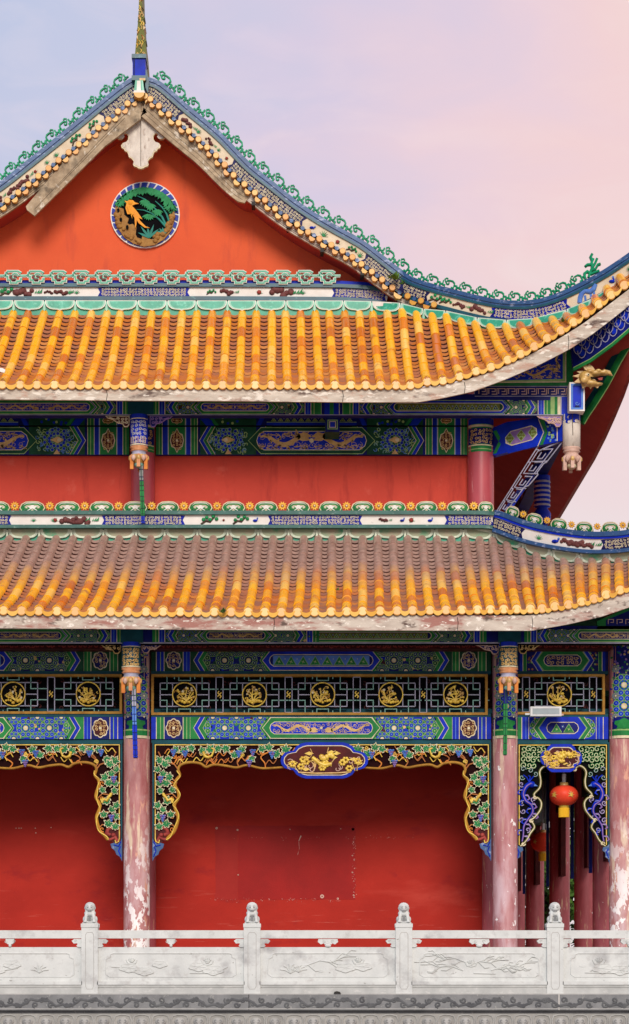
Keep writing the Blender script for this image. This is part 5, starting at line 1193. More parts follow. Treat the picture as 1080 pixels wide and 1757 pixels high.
# eave purlin of the lower roof + maroon cloud board
m=MB(-1.0); m.rect(-370,1074,1250,1103,'navy',0,.2)
purl(m,262,835,1080,1102,86,'loz',seed=51,b='green',f='navy',A='olive',B='dgreen')
purl(m,262,548,1080,1102,84,'dragon',off=.03,seed=52,b='green',f='navy'); 
purl(m,-110,212,1080,1102,98,'dragon',seed=53,b='green',f='navy'); purl(m,900,1240,1080,1102,84,'dragon',seed=54,b='green',f='navy',off=.004)
m.rect(208,1074,246,1103,'teal',.04,.03); m.rect(855,1074,894,1103,'teal',.04,.03); m.rect(-370,1102,1250,1104.2,'lilac',.01,.1); m.rect(-370,1104,1250,1106,'black',-.02,.1)
m.build('eave_beam',temple,'painted beam directly below the lower eave board')
m=MB(-.35); m.rect(-370,1101,1050,1113,'maroon',0,.4); curls(m,-110,1103,205,1112,'redcarve',9,2,.003,5); curls(m,275,1103,845,1112,'redcarve',9,2,.003,6); curls(m,905,1103,1050,1112,'redcarve',9,2,.003,7); m.build('cloud_board',temple)
sparrow('carved_bracket',160,207,1100,1121,-.9,mt='gold',bgm='black'); sparrow('carved_bracket',244,292,1100,1120,-.9,True,mt='pinkw',bgm='navy'); sparrow('carved_bracket',808,856,1102,1122,-.9,mt='pinkw',bgm='navy'); sparrow('carved_bracket',891,940,1101,1121,-.9,True,mt='gold',bgm='black')
# upper fret strip near the right end of the lower beam
m=MB(-1.0); m.poly([(1025,1066),(1100,1032),(1250,960),(1250,1080),(1025,1080)],'green',.0,.1); m.poly([(1040,1064),(1090,1044),(1240,980),(1240,1074),(1040,1074)],'navy',.004)
for i in range(12):
    x=1044+15*i; m.stroke([(x,1071),(x,1063),(x+9,1063),(x+9,1068),(x+4,1068)],1.1,'pinkw',.008)
m.build('corner_panel',temple,'green framed strip under the lower corner eave')

# ---------------- carved vine fascia
LEAF=[(0,-1.1),(.16,-.72),(.34,-.66),(.30,-.36),(.62,-.52),(1.02,-.42),(.80,-.12),(.56,.04),(.74,.30),(.56,.58),(.24,.44),(.10,.72),(-.10,.72),(-.24,.44),(-.56,.58),(-.74,.30),(-.56,.04),(-.80,-.12),(-1.02,-.42),(-.62,-.52),(-.30,-.36),(-.34,-.66),(-.16,-.72)]
def leaf(m,x,y,r,a,off):
    c,s=math.cos(a),math.sin(a); T=lambda k:[(x+(u*c-v*s)*r*k,y+(u*s+v*c)*r*k) for u,v in LEAF]
    m.poly(T(1.0),'cream',off,.02); m.poly(T(.80),'vineleaf',off+.0024)
    m.stroke([(x-s*-.5*r,y+c*-.5*r),(x+s*.0,y)],.8,'lime',off+.004)
LEG=[(286,1441),(292,1434),(300,1425),(306,1404),(301,1388),(300,1380),(307,1368),(305,1356),(301,1348),(303,1338),(309,1330),(306,1320),(311,1312),(326,1308),(344,1310),(354,1316),(367,1312),(388,1314),(406,1317),(424,1313),(447,1318),(465,1318),(492,1316)]
def vine_fascia(x0,x1,label,seed,plaque=True):
    cx=(x0+x1)/2; dx=x0-262
    right=[(p[0]+dx,p[1]) for p in LEG]; k=(cx-66-x0)/(492-262)
    R=random.Random(seed)
    def mir(P): return [(2*cx-a,b) for a,b in P]
    edge=right+mir(right)[::-1]
    m=MB(-.03)
    inner=edge
    m.poly([(x0,1274),(x1,1274),(x1,1440),(x1-22,1441)]+edge[::-1][0:0]+mir(right)+right[::-1]+[(x0+22,1441),(x0,1440)],'fascia_dark',-.02,.02)
    m.build('fascia_tmp',None) if False else None
    o=m.build('carved_fascia',temple,label)
    m=MB(-.03); 
    for P in ([(x0+1.2,1470),(x0+1.2,1275),(x1-1.2,1275),(x1-1.2,1470)],): m.stroke(P,3,'teal',.0,.07)
    m.stroke([(x0+4.8,1440),(x0+4.8,1278),(x1-4.8,1278),(x1-4.8,1440)],1.5,'ygold',.01,.05)
    m.build('fascia_frame',o)
    MM=[MB(-.03),MB(-.03)]
    for P,m in zip((right,mir(right)),MM):
        Q=Curve(P,4).p
        leg_=[p for p in Q if p[1]>1322]; top_=[p for p in Q if p[1]<=1324]
        m.stroke(leg_,5.6,'goldbranch',.012,.05,ridge=.02,w2=4.6); m.stroke(top_,4.8,'ochre',.012,.05,ridge=.02,w2=3.6)
        m.stroke([(p[0]+2.6*math.sin(i*.55),p[1]) for i,p in enumerate(leg_)],1.6,'ygold',.034,ridge=.006)
        for i in range(3,len(top_)-4,9):
            if R.random()<.8:
                a=top_[i]; m.stroke(Curve([a,(a[0]+R.uniform(-6,6),a[1]-9),(a[0]+R.uniform(-12,12),a[1]-20),(a[0]+R.uniform(-14,14),a[1]-30)],4).p,2.2,R.choice(('rust','orange')),.014,.02,ridge=.008)
    for s_ in (1,-1):
        m=MM[0 if s_>0 else 1]; X=(lambda u:x0+u) if s_>0 else (lambda u:x1-u)
        # main trunk branches from corner
        m.stroke([(X(45),1322),(X(38),1312),(X(26),1308),(X(16),1302),(X(10),1290)],2.4,'rust',.016,.02,ridge=.008); m.stroke([(X(42),1312),(X(46),1300),(X(56),1290),(X(52),1280)],2.6,'rust',.016,.02,ridge=.008)
        for y in (1336,1362,1392,1415):
            m.stroke([(X(42),y+8),(X(34),y),(X(22),y+2),(X(10),y-6)],2.2,'rust',.016,.02,ridge=.008); m.stroke(spiral(X(34),y+8,4.5,1,1,1,8),1.4,'orange',.02,.01,ridge=.004)
        for i in range(34):
            u_=R.uniform(20,235) ; y=R.uniform(1284,1308)
            if i%3==0: m.stroke(spiral(X(u_),y,4.2,1.4,R.uniform(0,6),R.choice((1,-1)),9),1.6,R.choice(('orange','ygold')),.022,.01,ridge=.004)
            else: m.stroke(Curve([(X(u_-9),y+5),(X(u_-3),y-3),(X(u_+4),y+3),(X(u_+10),y-5)],4).p,1.6,R.choice(('orange','rust','ygold')),.02,.01,ridge=.004)
    for m in MM: m.build('carved_branch',o)
    m=MB(-.03)
    for s_ in (1,-1):
        X=(lambda u:x0+u) if s_>0 else (lambda u:x1-u); R=random.Random(seed)
        for i in range(16):
            u_=12+i*14.4+R.uniform(-3,3); leaf(m,X(u_),R.choice((1285,1287,1296,1302,1284,1306))+R.uniform(-2,2),R.uniform(8.2,10.6),R.uniform(-.9,.9)+PI*(R.random()<.3),.034+.002*(i%6))
        for y,u_ in ((1322,10),(1334,30),(1345,12),(1356,34),(1358,12),(1374,24),(1384,10),(1396,30),(1402,12),(1412,24),(1420,10),(1312,20),(1330,18),(1344,24),(1390,16)):
            leaf(m,X(u_+R.uniform(-2,2)),y+R.uniform(-2,2),R.uniform(7.6,9.8),R.uniform(-1.2,1.2),.034+.002*(R.randrange(6)))
        for u_,y in ((36,1288),(56,1290),(148,1290),(172,1288),(166,1306),(14,1334),(18,1400),(205,1292)):
            g=MB(-.03)
            for a_,b_ in ((-4,0),(-1.3,-.6),(1.4,0),(4,-.4),(-2.6,3),(0,3.2),(2.8,3),(-1.2,6.2),(1.4,6.2),(0,9)):
                g.disc(X(u_)+a_,y+b_,1.85,'purple' if R.random()<.45 else 'sky',.048,.02,7,dome=.02)
            g.build('grape_bunch',o)
    m.build('carved_leaves',o)
    for s_ in (1,-1):
        X=(lambda u:x0+u) if s_>0 else (lambda u:x1-u)
        for u_,y,r_ in ((96,1295,0),(26,1370,1)):
            m=MB(-.03)
            if r_==0: P=[(X(u_-8),y-2),(X(u_-6),y+3),(X(u_),y+5),(X(u_+6),y+2),(X(u_+8),y-3)]
            else: P=[(X(u_-7),y-6),(X(u_-3),y-2),(X(u_),y+4),(X(u_+6),y+1),(X(u_+8),y+8)]
            m.stroke(P,5.2,'ygold',.05,.03,ridge=.02,w2=3); m.disc(P[0][0],P[0][1]-1,2.8,'ygold',.05,.03,8,dome=.02); m.stroke([P[-1],(P[-1][0]+s_*2,P[-1][1]-6),(P[-1][0]-s_*3,P[-1][1]-8)],2.6,'ygold',.05,.03,ridge=.01); m.build('gilt_squirrel',o)
    for s_ in (1,-1):
        m=MB(-.03); X=(lambda u:x0+u) if s_>0 else (lambda u:x1-u)
        m.poly([(X(2),1418),(X(12),1416),(X(26),1420),(X(31),1430),(X(24),1441),(X(14),1446),(X(2),1440)],'maroon',.004,.03)
        m.stroke([(X(6),1423),(X(14),1419),(X(24),1422),(X(27),1430),(X(20),1433)],6,'redcarve',.012,.03,ridge=.02); m.stroke([(X(8),1444),(X(12),1436),(X(18),1440),(X(24),1441)],5,'redcarve',.012,.03,ridge=.02); m.disc(X(15),1433,4,'redcarve',.02,.02,8,dome=.02)
        m.poly([(X(0),1438),(X(3),1444),(X(8),1448),(X(14),1446),(X(20),1448),(X(18),1455),(X(12),1460),(X(10),1466),(X(4),1470),(X(0),1478)],'blue_glaze',.015,.06); m.stroke([(X(2),1444),(X(6),1452),(X(14),1450)],2,'blue',.02,.02,ridge=.01); m.stroke([(X(3),1452),(X(6),1460),(X(2),1470)],2,'blue',.02,.02,ridge=.01); m.stroke([(X(4.8),1438),(X(6),1444),(X(11),1446),(X(12),1441)],1.5,'ygold',.022,.02); m.build('carved_finial',o)
    return o,cx
def plaque(cx,cy,w,h,parent,label,seed,cut=.52):
    a,b=w/2,h/2
    H_=[(29.7,-27.3),(37,-25.5),(44.7,-21.3),(49.7,-14.6),(56.3,-13.8),(63.8,-11.3),(68.8,-5.5),(69.9,0),(68.8,5.5),(63.8,11.3),(56.3,13.8),(49.7,14.6),(44.7,21.3),(37,25.5),(29.7,27.3)]
    R_=[(cx+x*a/69.9,cy+y*b/27.3) for x,y in H_]; full=R_+[(2*cx-x,y) for x,y in R_[::-1]]
    def sc(e): return [(cx+(x-cx)*(1-e/a),cy+(y-cy)*(1-e/b)) for x,y in full]
    m=MB(-.06); m.poly(full,'blue',.04,.08); m.poly(sc(5.2),'cream',.045); m.poly(sc(6.6),'maroon',.048)
    o=m.build('plaque',parent,label)
    m=MB(-.06); R=random.Random(seed)
    m.stroke([(cx-w*.14,cy-h*.08),(cx-w*.06,cy+h*.08),(cx,cy+h*.14),(cx+w*.08,cy+h*.10)],h*.11,'ygold',.06,.02,ridge=.03)
    for i in range(46):
        x=cx+R.uniform(-.40,.40)*w; y=cy+R.uniform(-.25,.3)*h*(1-.4*abs(x-cx)/a)
        k=i%4
        if k==0:
            for q in range(6): m.disc(x+h*.07*math.cos(q*1.05),y+h*.06*math.sin(q*1.05),h*.042,'ygold',.062+.001*(i%5),.01,7,dome=.012)
        elif k==1: m.stroke([(x,y+h*.12),(x+R.uniform(-4,4),y),(x+R.uniform(-8,8),y-h*.12)],1.5,'gold',.056,ridge=.01)
        elif k==2: m.stroke(spiral(x,y,h*.11,.8,R.uniform(0,6),1,7),1.3,'pinkw',.056,ridge=.008)
        else: m.poly([(x-h*.14,y),(x,y-h*.06),(x+h*.12,y),(x,y+h*.05)],'ygold',.06,.012)
    m.stroke([(cx-w*.3,cy+h*.33),(cx-w*.1,cy+h*.36),(cx+w*.15,cy+h*.35),(cx+w*.3,cy+h*.32)],2.4,'gold',.056,ridge=.01)
    for q in range(7): m.disc(cx+4+9*math.cos(PI+q*PI/6),cy-h*.1+3*math.sin(q),h*.075,'ygold',.075,.01,7,dome=.012)
    m.build('gilt_carving',o)
    return o
o,cx=vine_fascia(262,843,'carved grapevine fascia framing the wide bay',5); plaque(557,1305,150,62,o,'blue bordered plaque with gilded lotus carving',3)
o,cx=vine_fascia(-371,210,'carved grapevine fascia of the left bay',5); plaque(-81,1305,150,62,o,None,4)
# corner bay: cloud scroll and blue bird fascia
x0,x1=886,1046; cx=966
P0=[(888+5,1452),(898,1448),(905,1440),(910,1430),(917,1420),(914,1412),(911,1408),(918,1402),(927,1390),(929,1378),(924,1370),(918,1368),(917,1362),(926,1352),(928,1340),(926,1326),(930,1318),(938,1314),(944,1318)]
m=MB(-.03); mir=lambda P:[(2*cx-a,b) for a,b in P]
m.poly([(x0,1274),(x1,1274),(x1,1450),(x1-6,1452)]+mir(P0)+P0[::-1]+[(x0+6,1452),(x0,1450)],'black',-.02,.02)
o=m.build('carved_fascia',temple,'cloud-scroll fascia with blue birds over the corner bay')
m=MB(-.03); m.stroke([(x0+1.2,1452),(x0+1.2,1275),(x1-1.2,1275),(x1-1.2,1452)],3,'teal',0,.07); m.stroke([(x0+5.2,1450),(x0+5.2,1278.5),(x1-5.2,1278.5),(x1-5.2,1450)],1.5,'ygold',.01,.05)
for P in (P0,mir(P0)):
    Q=Curve(P,4).p; m.stroke(Q,4.4,'olive',.012,.05,ridge=.02); m.stroke(Q,1.8,'cream',.03,.01,ridge=.006)
    s_=1 if P is P0 else -1
    m.stroke(spiral(P[-1][0]+s_*1,P[-1][1]+2,4.5,.9,-1.5 if s_>0 else PI+1.5,s_,7),2.6,'cream',.02,.03,ridge=.008)
    for pp in (P[6],P[11],P[1]): m.stroke(spiral(pp[0],pp[1],4.0,.9,0,s_,7),2.0,'cream',.028,.02,ridge=.006)
m.build('fascia_frame',o)
for s_ in (1,-1):
    m=MB(-.03); X=(lambda u:x0+u) if s_>0 else (lambda u:x1-u); R=random.Random(3)
    for i in range(5):
        for j in range(4):
            u_=13+i*8.6; y=1286+j*9
            if u_>52 : continue
            if j==3 and u_>34: continue
            p=spiral(X(u_+R.uniform(-1,1)),y+R.uniform(-1,1),5.8,1.1,R.uniform(0,6),R.choice((1,-1)),9); m.stroke(p,2.9,'green',.012,.02,ridge=.008); m.stroke(p,.8,'cream',.021,.01)
    for u_,y in ((12,1320),(24,1322),(10,1334),(33,1328),(12,1392),(27,1404),(30,1372),(9,1378),(9,1408),(20,1424),(9,1346)):
        p=spiral(X(u_),y,5.0,1.1,R.uniform(0,6),R.choice((1,-1)),9); m.stroke(p,2.0,'purple' if y>1340 else 'green',.010,.02,ridge=.006); m.stroke(p,.8,'lilac',.018,.01)
    m.build('cloud_scrolls',o)
for s_ in (1,-1):
    m=MB(-.03); X=(lambda u:x0+u) if s_>0 else (lambda u:x1-u)
    body=Curve([(X(26),1344),(X(17),1350),(X(12),1362),(X(16),1374),(X(26),1382),(X(28),1394),(X(20),1406),(X(13),1418),(X(12),1432),(X(10),1444)],4).p
    m.stroke(body,9,'blue',.014,.03,ridge=.03,w2=2.4); m.stroke(body,2.0,'purple',.046,.01,ridge=.004)
    m.disc(X(27),1346,5.5,'blue',.02,.03,10,dome=.03); m.poly([(X(30),1344),(X(37),1349),(X(30),1349)],'sky',.03,.02)
    for k in range(3): m.stroke([(X(22),1342),(X(18+k*6),1334-k),(X(12+k*9),1330+k*1)],2.2,'blue',.02,.02,ridge=.01)
    for i in range(6,len(body)-2,3):
        x,y=body[i]; d=1 if (i//3)%2 else -1
        m.stroke([(x,y),(x+d*7,y-1),(x+d*11,y+5),(x+d*7,y+8)],2.2,'purple' if i%2 else 'blue',.018,.02,ridge=.008); m.stroke([(x+d*3,y),(x+d*9,y+1)],.9,'lilac',.03)
    m.build('blue_bird',o)
for s_ in (1,-1):
    m=MB(-.03); X=(lambda u:x0+u) if s_>0 else (lambda u:x1-u)
    m.poly([(X(0),1448),(X(4),1452),(X(11),1454),(X(12),1459),(X(7),1463),(X(7),1470),(X(2),1474),(X(0),1482)],'blue_glaze',.015,.06); m.stroke([(X(2),1456),(X(5),1462),(X(2),1472)],2,'blue',.02,.02,ridge=.01); m.build('carved_finial',o)
plaque(963,1301,72,48,o,'small blue bordered plaque with gilded blossom',8)

# ---- lower roof, off-frame side and underside so the corner is solid from another step
m=MB(); c=W(1285,900,-2.15); c2=W(1285,925,-2.15)
m.add([(c[0],c[1],c[2]-.7),(c[0]-.3,4,c[2]-1.6),(c[0]-.3,20,c[2]-1.7),(3.9,20,9.2),(3.9,4,9.2),(3.9,2.1,9.15)],[[0,1,4,5],[1,2,3,4]],'pan_glaze_old'); m.build('side_roof_slope',lower)
# ================================================================ lanterns
def lantern(c,R,H,label,cord):
    t=thing('lantern',label,'lantern',c,'red silk lanterns hung in the right veranda')
    m=MB(); n=28; prof=[(R*math.cos(a)**.85 if abs(a)<PI/2 else 0,H*math.sin(a)) for a in [(-PI/2*.86+PI*.86*i/12) for i in range(13)]]
    vs=[];fs=[]
    for r,z in prof:
        for k in range(n*2): q=1-.07*(k%2); vs.append((c[0]+r*q*math.cos(PI*k/n),c[1]+r*q*math.sin(PI*k/n),c[2]+z))
    k2=n*2
    for i in range(12):
        for k in range(k2): fs.append([i*k2+k,i*k2+(k+1)%k2,(i+1)*k2+(k+1)%k2,(i+1)*k2+k])
    m.add(vs,fs,'lantern_silk',True); m.build('lantern_body',t)
    m=MB(); zt=prof[-1][1]; m.lathe(c,[(R*.30,zt-.01),(R*.30,zt+.05),(R*.12,zt+.055),(0,zt+.055)],'gold',20); m.lathe(c,[(R*.34,-zt+.01),(R*.34,-zt-.05),(0,-zt-.05)],'ygold',20); m.build('lantern_cap',t)
    m=MB()
    for k in range(26):
        a=2*PI*k/26; x,y=c[0]+R*.33*math.cos(a),c[1]+R*.33*math.sin(a); m.tube([(x,y,c[2]-zt-.04),(x*1.0,y,c[2]-zt-.20)],.013,'tassel',5)
    m.build('fringe',t)
    m=MB(); m.tube([(c[0],c[1],c[2]+zt),(c[0],c[1],cord)],.006,'metal_white',6); m.tube([(c[0],c[1],c[2]+zt+.04),(c[0],c[1],c[2]+zt+.2)],.035,'metal_white',8); m.build('cord',t)
    m=MB(0)
    def E(u,v): # on silk surface towards the camera, slightly right
        a=-PI/2+u; r=R*math.cos(math.asin(max(-1,min(1,v*R/H*.9))))+.004; return (c[0]+r*math.cos(a),c[1]+r*math.sin(a),c[2]+v*R*.92)
    for uc in (.42,-.85,1.75,-2.1,3.0):
        for q in range(9):
            a=2*PI*q/9; P=[(uc+.07*math.cos(a-.35),.16*math.sin(a-.35)),(uc+.30*math.cos(a),.40*math.sin(a)),(uc+.07*math.cos(a+.35),.16*math.sin(a+.35))]
            if math.sin(a)<-.85: continue
            m.add([E(*p) for p in P],[[0,1,2]],'gold')
        P=[(uc-.13,-.06),(uc-.1,.12),(uc+.1,.12),(uc+.13,-.06),(uc,-.14)]; m.add([E(*p) for p in P],[[0,1,2,3,4]],'ygold')
    m.build('gold_emblem',t)
c=W(968,1365,.3); lantern(c,.25,.18,'round red lantern with yellow fringe under the corner bay plaque',W(968,1322,.3)[2]+.2)
c=W(932,1445,11.5); lantern(c,.27,.22,'smaller, more distant red lantern half hidden behind a column',W(932,1340,11.5)[2])
# ================================================================ floodlight
c=W(937,1220,-.35); t=thing('floodlight','slim white floodlight fixed below the corner bay lattice','lamp',c)
m=MB(-.35); m.rect(911,1213,963,1228.5,'metal_white',.02,.12); m.rect(914,1216.5,960,1225.5,'glass_lamp',.024); m.line(914,1216.2,960,1216.2,1,'metal_grey',.026); m.line(911,1229,963,1229,1.2,'metal_grey',.03,.1); m.build('lamp_housing',t,bevel=.006)
m=MB(-.35); m.rect(902,1223,911,1226,'metal_white',-.05,.05); m.rect(963,1224,968,1227,'pinkw',-.05,.05); m.rect(930,1224,934,1229,'metal_grey',-.10,.2); m.build('mounting_bracket',t)
# ================================================================ balustrade
YBL=-2.6; ZB=W(0,1706,YBL)[2]
bal=thing('balustrade','White marble balustrade with lion-topped posts along the terrace edge','balustrade',(0,YBL,ZB))
POST=[-120,155,433,693,952,1212]
lion_parts=[((0,.0,.012),(.11,.10,.02),(0,0,0)),((0,.03,.09),(.082,.07,.09),(0,0,0)),((0,-.015,.145),(.088,.065,.055),(0,0,0)),((-.058,-.055,.08),(.027,.028,.075),(0,.06,0)),((.058,-.055,.08),(.027,.028,.075),(0,-.06,0)),((-.066,-.075,.022),(.032,.038,.02),(0,0,0)),((.066,-.075,.022),(.032,.038,.02),(0,0,0)),((-.08,.02,.055),(.032,.05,.05),(0,0,0)),((.08,.02,.055),(.032,.05,.05),(0,0,0)),
 ((0,-.03,.232),(.074,.068,.066),(0,0,0)),((0,-.078,.208),(.042,.032,.028),(0,0,0)),((0,-.1,.222),(.02,.014,.014),(0,0,0)),((-.03,-.08,.25),(.022,.018,.012),(0,0,0)),((.03,-.08,.25),(.022,.018,.012),(0,0,0)),((-.066,-.01,.225),(.02,.026,.026),(0,0,0)),((.066,-.01,.225),(.02,.026,.026),(0,0,0)),((0,-.08,.182),(.032,.026,.012),(0,0,0)),((-.055,-.03,.19),(.02,.02,.02),(0,0,0)),((.055,-.03,.19),(.02,.02,.02),(0,0,0))]
for a in range(9): lion_parts.append(((.066*math.cos(PI*a/8),-.01,.238+.062*math.sin(PI*a/8)),(.016,.035,.016),(0,0,0)))
lm0=blobs('lion_statue',lion_parts,.0065,'marble',None)
LOC['lt']=Vector((0,0,0)); m=MB(); m.add([tuple(v.co) for v in lm0.vertices],[list(p.vertices) for p in lm0.polygons],'marble',True)
def mark(pts,mt='granite_dark',d=.01):  # dark faces paint the carved shadow of eyes, mouth and leg gap
    m.add([(x,y,z) for x,y,z in pts],[list(range(len(pts)))],mt)
for s_ in (-1,1):
    mark([(s_*.012,-.108,.232),(s_*.035,-.104,.238),(s_*.042,-.098,.228),(s_*.02,-.108,.222)]); mark([(s_*.012,-.104,.255),(s_*.04,-.095,.262),(s_*.04,-.095,.256),(s_*.012,-.104,.249)])
mark([(-.034,-.112,.196),(.034,-.112,.196),(.026,-.112,.186),(-.026,-.112,.186)]); mark([(-.016,-.085,.115),(.016,-.085,.115),(.022,-.085,.03),(-.022,-.085,.03)])
tmp=m.build('lion_statue'); lion_me=tmp.data; bpy.data.objects.remove(tmp)
for i,px in enumerate(POST):
    m=MB(YBL); w=13.4; m.rect(px-w,1591,px+w,1706,'marble',.10,.25); m.rect(px-w-.8,1585.5,px+w+.8,1590.5,'marble',.11,.27); m.rect(px-w+1.5,1583.5,px+w-1.5,1585.5,'marble',.09,.23); m.rect(px-w+1.5,1590,px+w-1.5,1591.5,'marble',.08,.2)
    post=m.build('post',bal,bevel=.008)
    m=MB(YBL); pts=[(px-7,1604),(px-4.5,1600),(px+4.5,1600),(px+7,1604),(px+7,1692),(px+4.5,1697),(px-4.5,1697),(px-7,1692)]
    m.stroke(pts,.9,'marble_line',.1025,closed=True); m.build('carved_border',post)
    o=bpy.data.objects.new('lion_statue',lion_me); COL.objects.link(o); o.parent=post; p=W(px,1584,YBL); o.location=(p[0]-0,p[1]+.0-YBL,p[2]-ZB); s=1.08; o.scale=(s*(1 if i%2 else 1.02),s,s*(1.0 if i!=3 else .98)); 
    m=MB(YBL-.0); 
    yy=1584-1.08*22.6*1.068
    m.stroke([(px-2.6,1586-25.4),(px,1586-24.6),(px+2.6,1586-25.4)],1.1,'iron',.113,.01); m.stroke([(px-3.6,1586-28.2),(px-1.6,1586-27.8)],.8,'iron',.105,.01); m.stroke([(px+3.6,1586-28.2),(px+1.6,1586-27.8)],.8,'iron',.105,.01)
    m.poly([(px-2.4,1572),(px+2.4,1572),(px+1.8,1581),(px-1.8,1581)],'granite_dark',.052,.01)
    m.build('carved_shadow_lines',o) if False else None
def carving(m,kind,x0,x1,y0,y1,seed,off):
    R=random.Random(seed); cx=(x0+x1)/2; cy=(y0+y1)/2
    st=lambda P,w=1.6,w2=None:m.stroke(P,w*1.2,'marble',off,ridge=.018,w2=w2)
    ln=lambda P,w=.75:(m.stroke([(x,y+.7) for x,y in P],w*.8,'marble_line',off+.0006),m.stroke([(x,y-.4) for x,y in P],w*1.6,'marble',off+.001,ridge=.014))
    def lily(x,y,s):
        st([(x-s*10,y-s*2),(x-s*7,y+s*4),(x,y+s*5.5),(x+s*7,y+s*4),(x+s*10,y-s*2)],2.2); 
        for a in (-.9,-.45,0,.45,.9): ln([(x+s*2*math.sin(a),y+s*3),(x+s*8*math.sin(a),y-s*6*math.cos(a)+s*1),(x+s*3.5*math.sin(a+.3),y+s*1)])
    def pad(x,y,s):
        P=[(x+s*12*math.cos(a)*(1+.12*math.sin(5*a)),y+s*5.5*math.sin(a)*(1+.12*math.sin(5*a))) for a in [2*PI*k/20 for k in range(21)]]
        m.poly(P[:-1],'marble',off+.006+R.uniform(0,.005),.012); ln(P); 
        for a in (.3,1.2,2.2,3.4,4.6,5.5): ln([(x,y),(x+s*10*math.cos(a),y+s*4.6*math.sin(a))],.5)
    def grass(x,y,s):
        for k in range(6):
            a=-PI*(.12+.15*k); ln([(x,y),(x+s*6*math.cos(a),y+s*8*math.sin(a)),(x+s*13*math.cos(a*.95),y+s*10*math.sin(a))],1.0)
    def twig(x,y,s,d):
        P=[(x,y),(x+d*s*16,y-s*6),(x+d*s*30,y-s*4),(x+d*s*48,y-s*12)]; st(P,2.2,1.0)
        for k in range(9):
            t=R.random()*45*s; a=R.uniform(-1,1); bx=x+d*t; by=interp([(0,y),(16*s,y-s*6),(30*s,y-s*4),(48*s,y-s*12)],t); ln([(bx,by),(bx+d*s*9,by-s*9*a),(bx+d*s*15,by-s*8*a)],.9)
    if kind==0: pad(x0+35,cy+4,1.3); lily(x0+40,cy-8,.9); pad(x0+62,cy+10,1.2); pad(x0+88,cy-2,1.0); ln([(x0+5,cy+2),(x0+20,cy+3),(x0+35,cy+10),(x0+60,cy+13)],1.1); lily(x1-45,cy-7,1.0); pad(x1-60,cy+2,1.3); pad(x1-35,cy+8,1.4); ln([(x1-75,cy+13),(x1-30,cy+13),(x1-10,cy+2)],1.0)
    elif kind==1: grass(x0+34,cy+13,1.6); grass(x0+48,cy+11,1.2); twig(x0+60,cy+0,1.5,1); pad(cx+30,cy+4,1.3); pad(cx+60,cy+2,1.2); lily(cx+52,cy-8,1.0); m.disc(cx-12,cy+9,5,'marble',off+.004,.005,8,2.5)
    elif kind==2: 
        twig(x0+70,cy+8,1.4,-1); twig(cx-20,cy+0,1.3,1); twig(x0+75,cy-6,1.2,-1); twig(x1-70,cy+6,1.3,1); twig(cx+20,cy+8,1.0,1); lily(cx-14,cy-4,1.0); ln([(cx-10,cy+13),(cx+28,cy+14)],1.2); grass(x1-30,cy+8,1.0)
    else: pad(x0+50,cy+5,1.4); grass(x1-55,cy+12,1.3); lily(x0+44,cy-8,1.1); pad(x0+80,cy+8,1.4); pad(x0+110,cy-2,1.2); ln([(x0+20,cy+12),(x0+70,cy+13),(x0+120,cy+4)],1.0); m.disc(x0+16,cy,6,'marble',off+.004,.005,8,2.5)
for i,(a,b) in enumerate(zip(POST,POST[1:])):
    x0,x1=a+13.6,b-13.6; cx=(x0+x1)/2
    m=MB(YBL); m.rect(x0,1598.5,x1,1608,'marble',.07,.12); m.build('handrail',bal,bevel=.02)
    m=MB(YBL); m.rect(x0,1626,x1,1684,'marble',.035,.10)
    panel=m.build('panel',bal,bevel=.008)
    m=MB(YBL); i0,i1=x0+26,x1-26; P=[(i0,1636),(i0+5,1632),(i1-5,1632),(i1,1636)]
    F_=[(x0+14,1645),(x0+21,1642),(x0+21,1637),(x0+26,1635.5),(x1-26,1635.5),(x1-21,1637),(x1-21,1642),(x1-14,1645),(x1-14,1672),(x1-20,1676),(x0+20,1676),(x0+14,1672)]
    m.stroke(F_,2.4,'marble',.036,ridge=.012,closed=True); m.stroke([(x,y+1.3) for x,y in F_[:8]],.7,'marble_line',.038)
    carving(m,(3,0,1,2,3)[i],x0+18,x1-18,1640,1674,i,.037); m.build('carved_relief',panel)
    m=MB(YBL)
    for y0,y1,of in ((1684.5,1689,.10),(1689,1693,.085),(1693,1697.5,.075),(1697.5,1705.8,.09)): m.rect(x0,y0,x1,y1,'marble_grey' if y0>1688 else 'marble',of,.2)
    m.build('base_rail',bal,bevel=.006)
    for xs,kind in ((cx if i not in(0,) else 288-270,'v'),(x0,'l'),(x1,'r')):
        m=MB(YBL)
        if kind=='v':
            m.poly([(xs-16,1611.5),(xs+16,1611.5),(xs+17,1616),(xs+12,1620),(xs+7,1618),(xs+6,1620),(xs-6,1620),(xs-7,1618),(xs-12,1620),(xs-17,1616)] if i>0 and i<5 and not (i==1) else [(xs-7,1611),(xs+7,1611),(xs+7,1617),(xs+3,1620),(xs-3,1620),(xs-7,1617)],'marble',.055,.10); m.disc(xs,1622.5,5.5 if i>1 else 2.5,'marble',.05,.08,10,3.2,dome=.02)
            m.stroke(spiral(xs-7,1615.5,3,1,0,1,7),.7,'marble_line',.058); m.stroke(spiral(xs+7,1615.5,3,1,0,-1,7),.7,'marble_line',.058)
            m.build('cloud_support',bal,bevel=.004)
        else:
            d=1 if kind=='l' else -1
            m.poly([(xs,1611.5),(xs+d*13,1611.5),(xs+d*17,1614.5),(xs+d*14,1618.5),(xs+d*8,1618),(xs+d*7,1620),(xs+d*9,1623),(xs+d*6,1625),(xs,1625)],'marble',.055,.10); m.stroke(spiral(xs+d*11,1615,2.6,1,0,d,7),.7,'marble_line',.058); m.build('cloud_support',bal,bevel=.004)
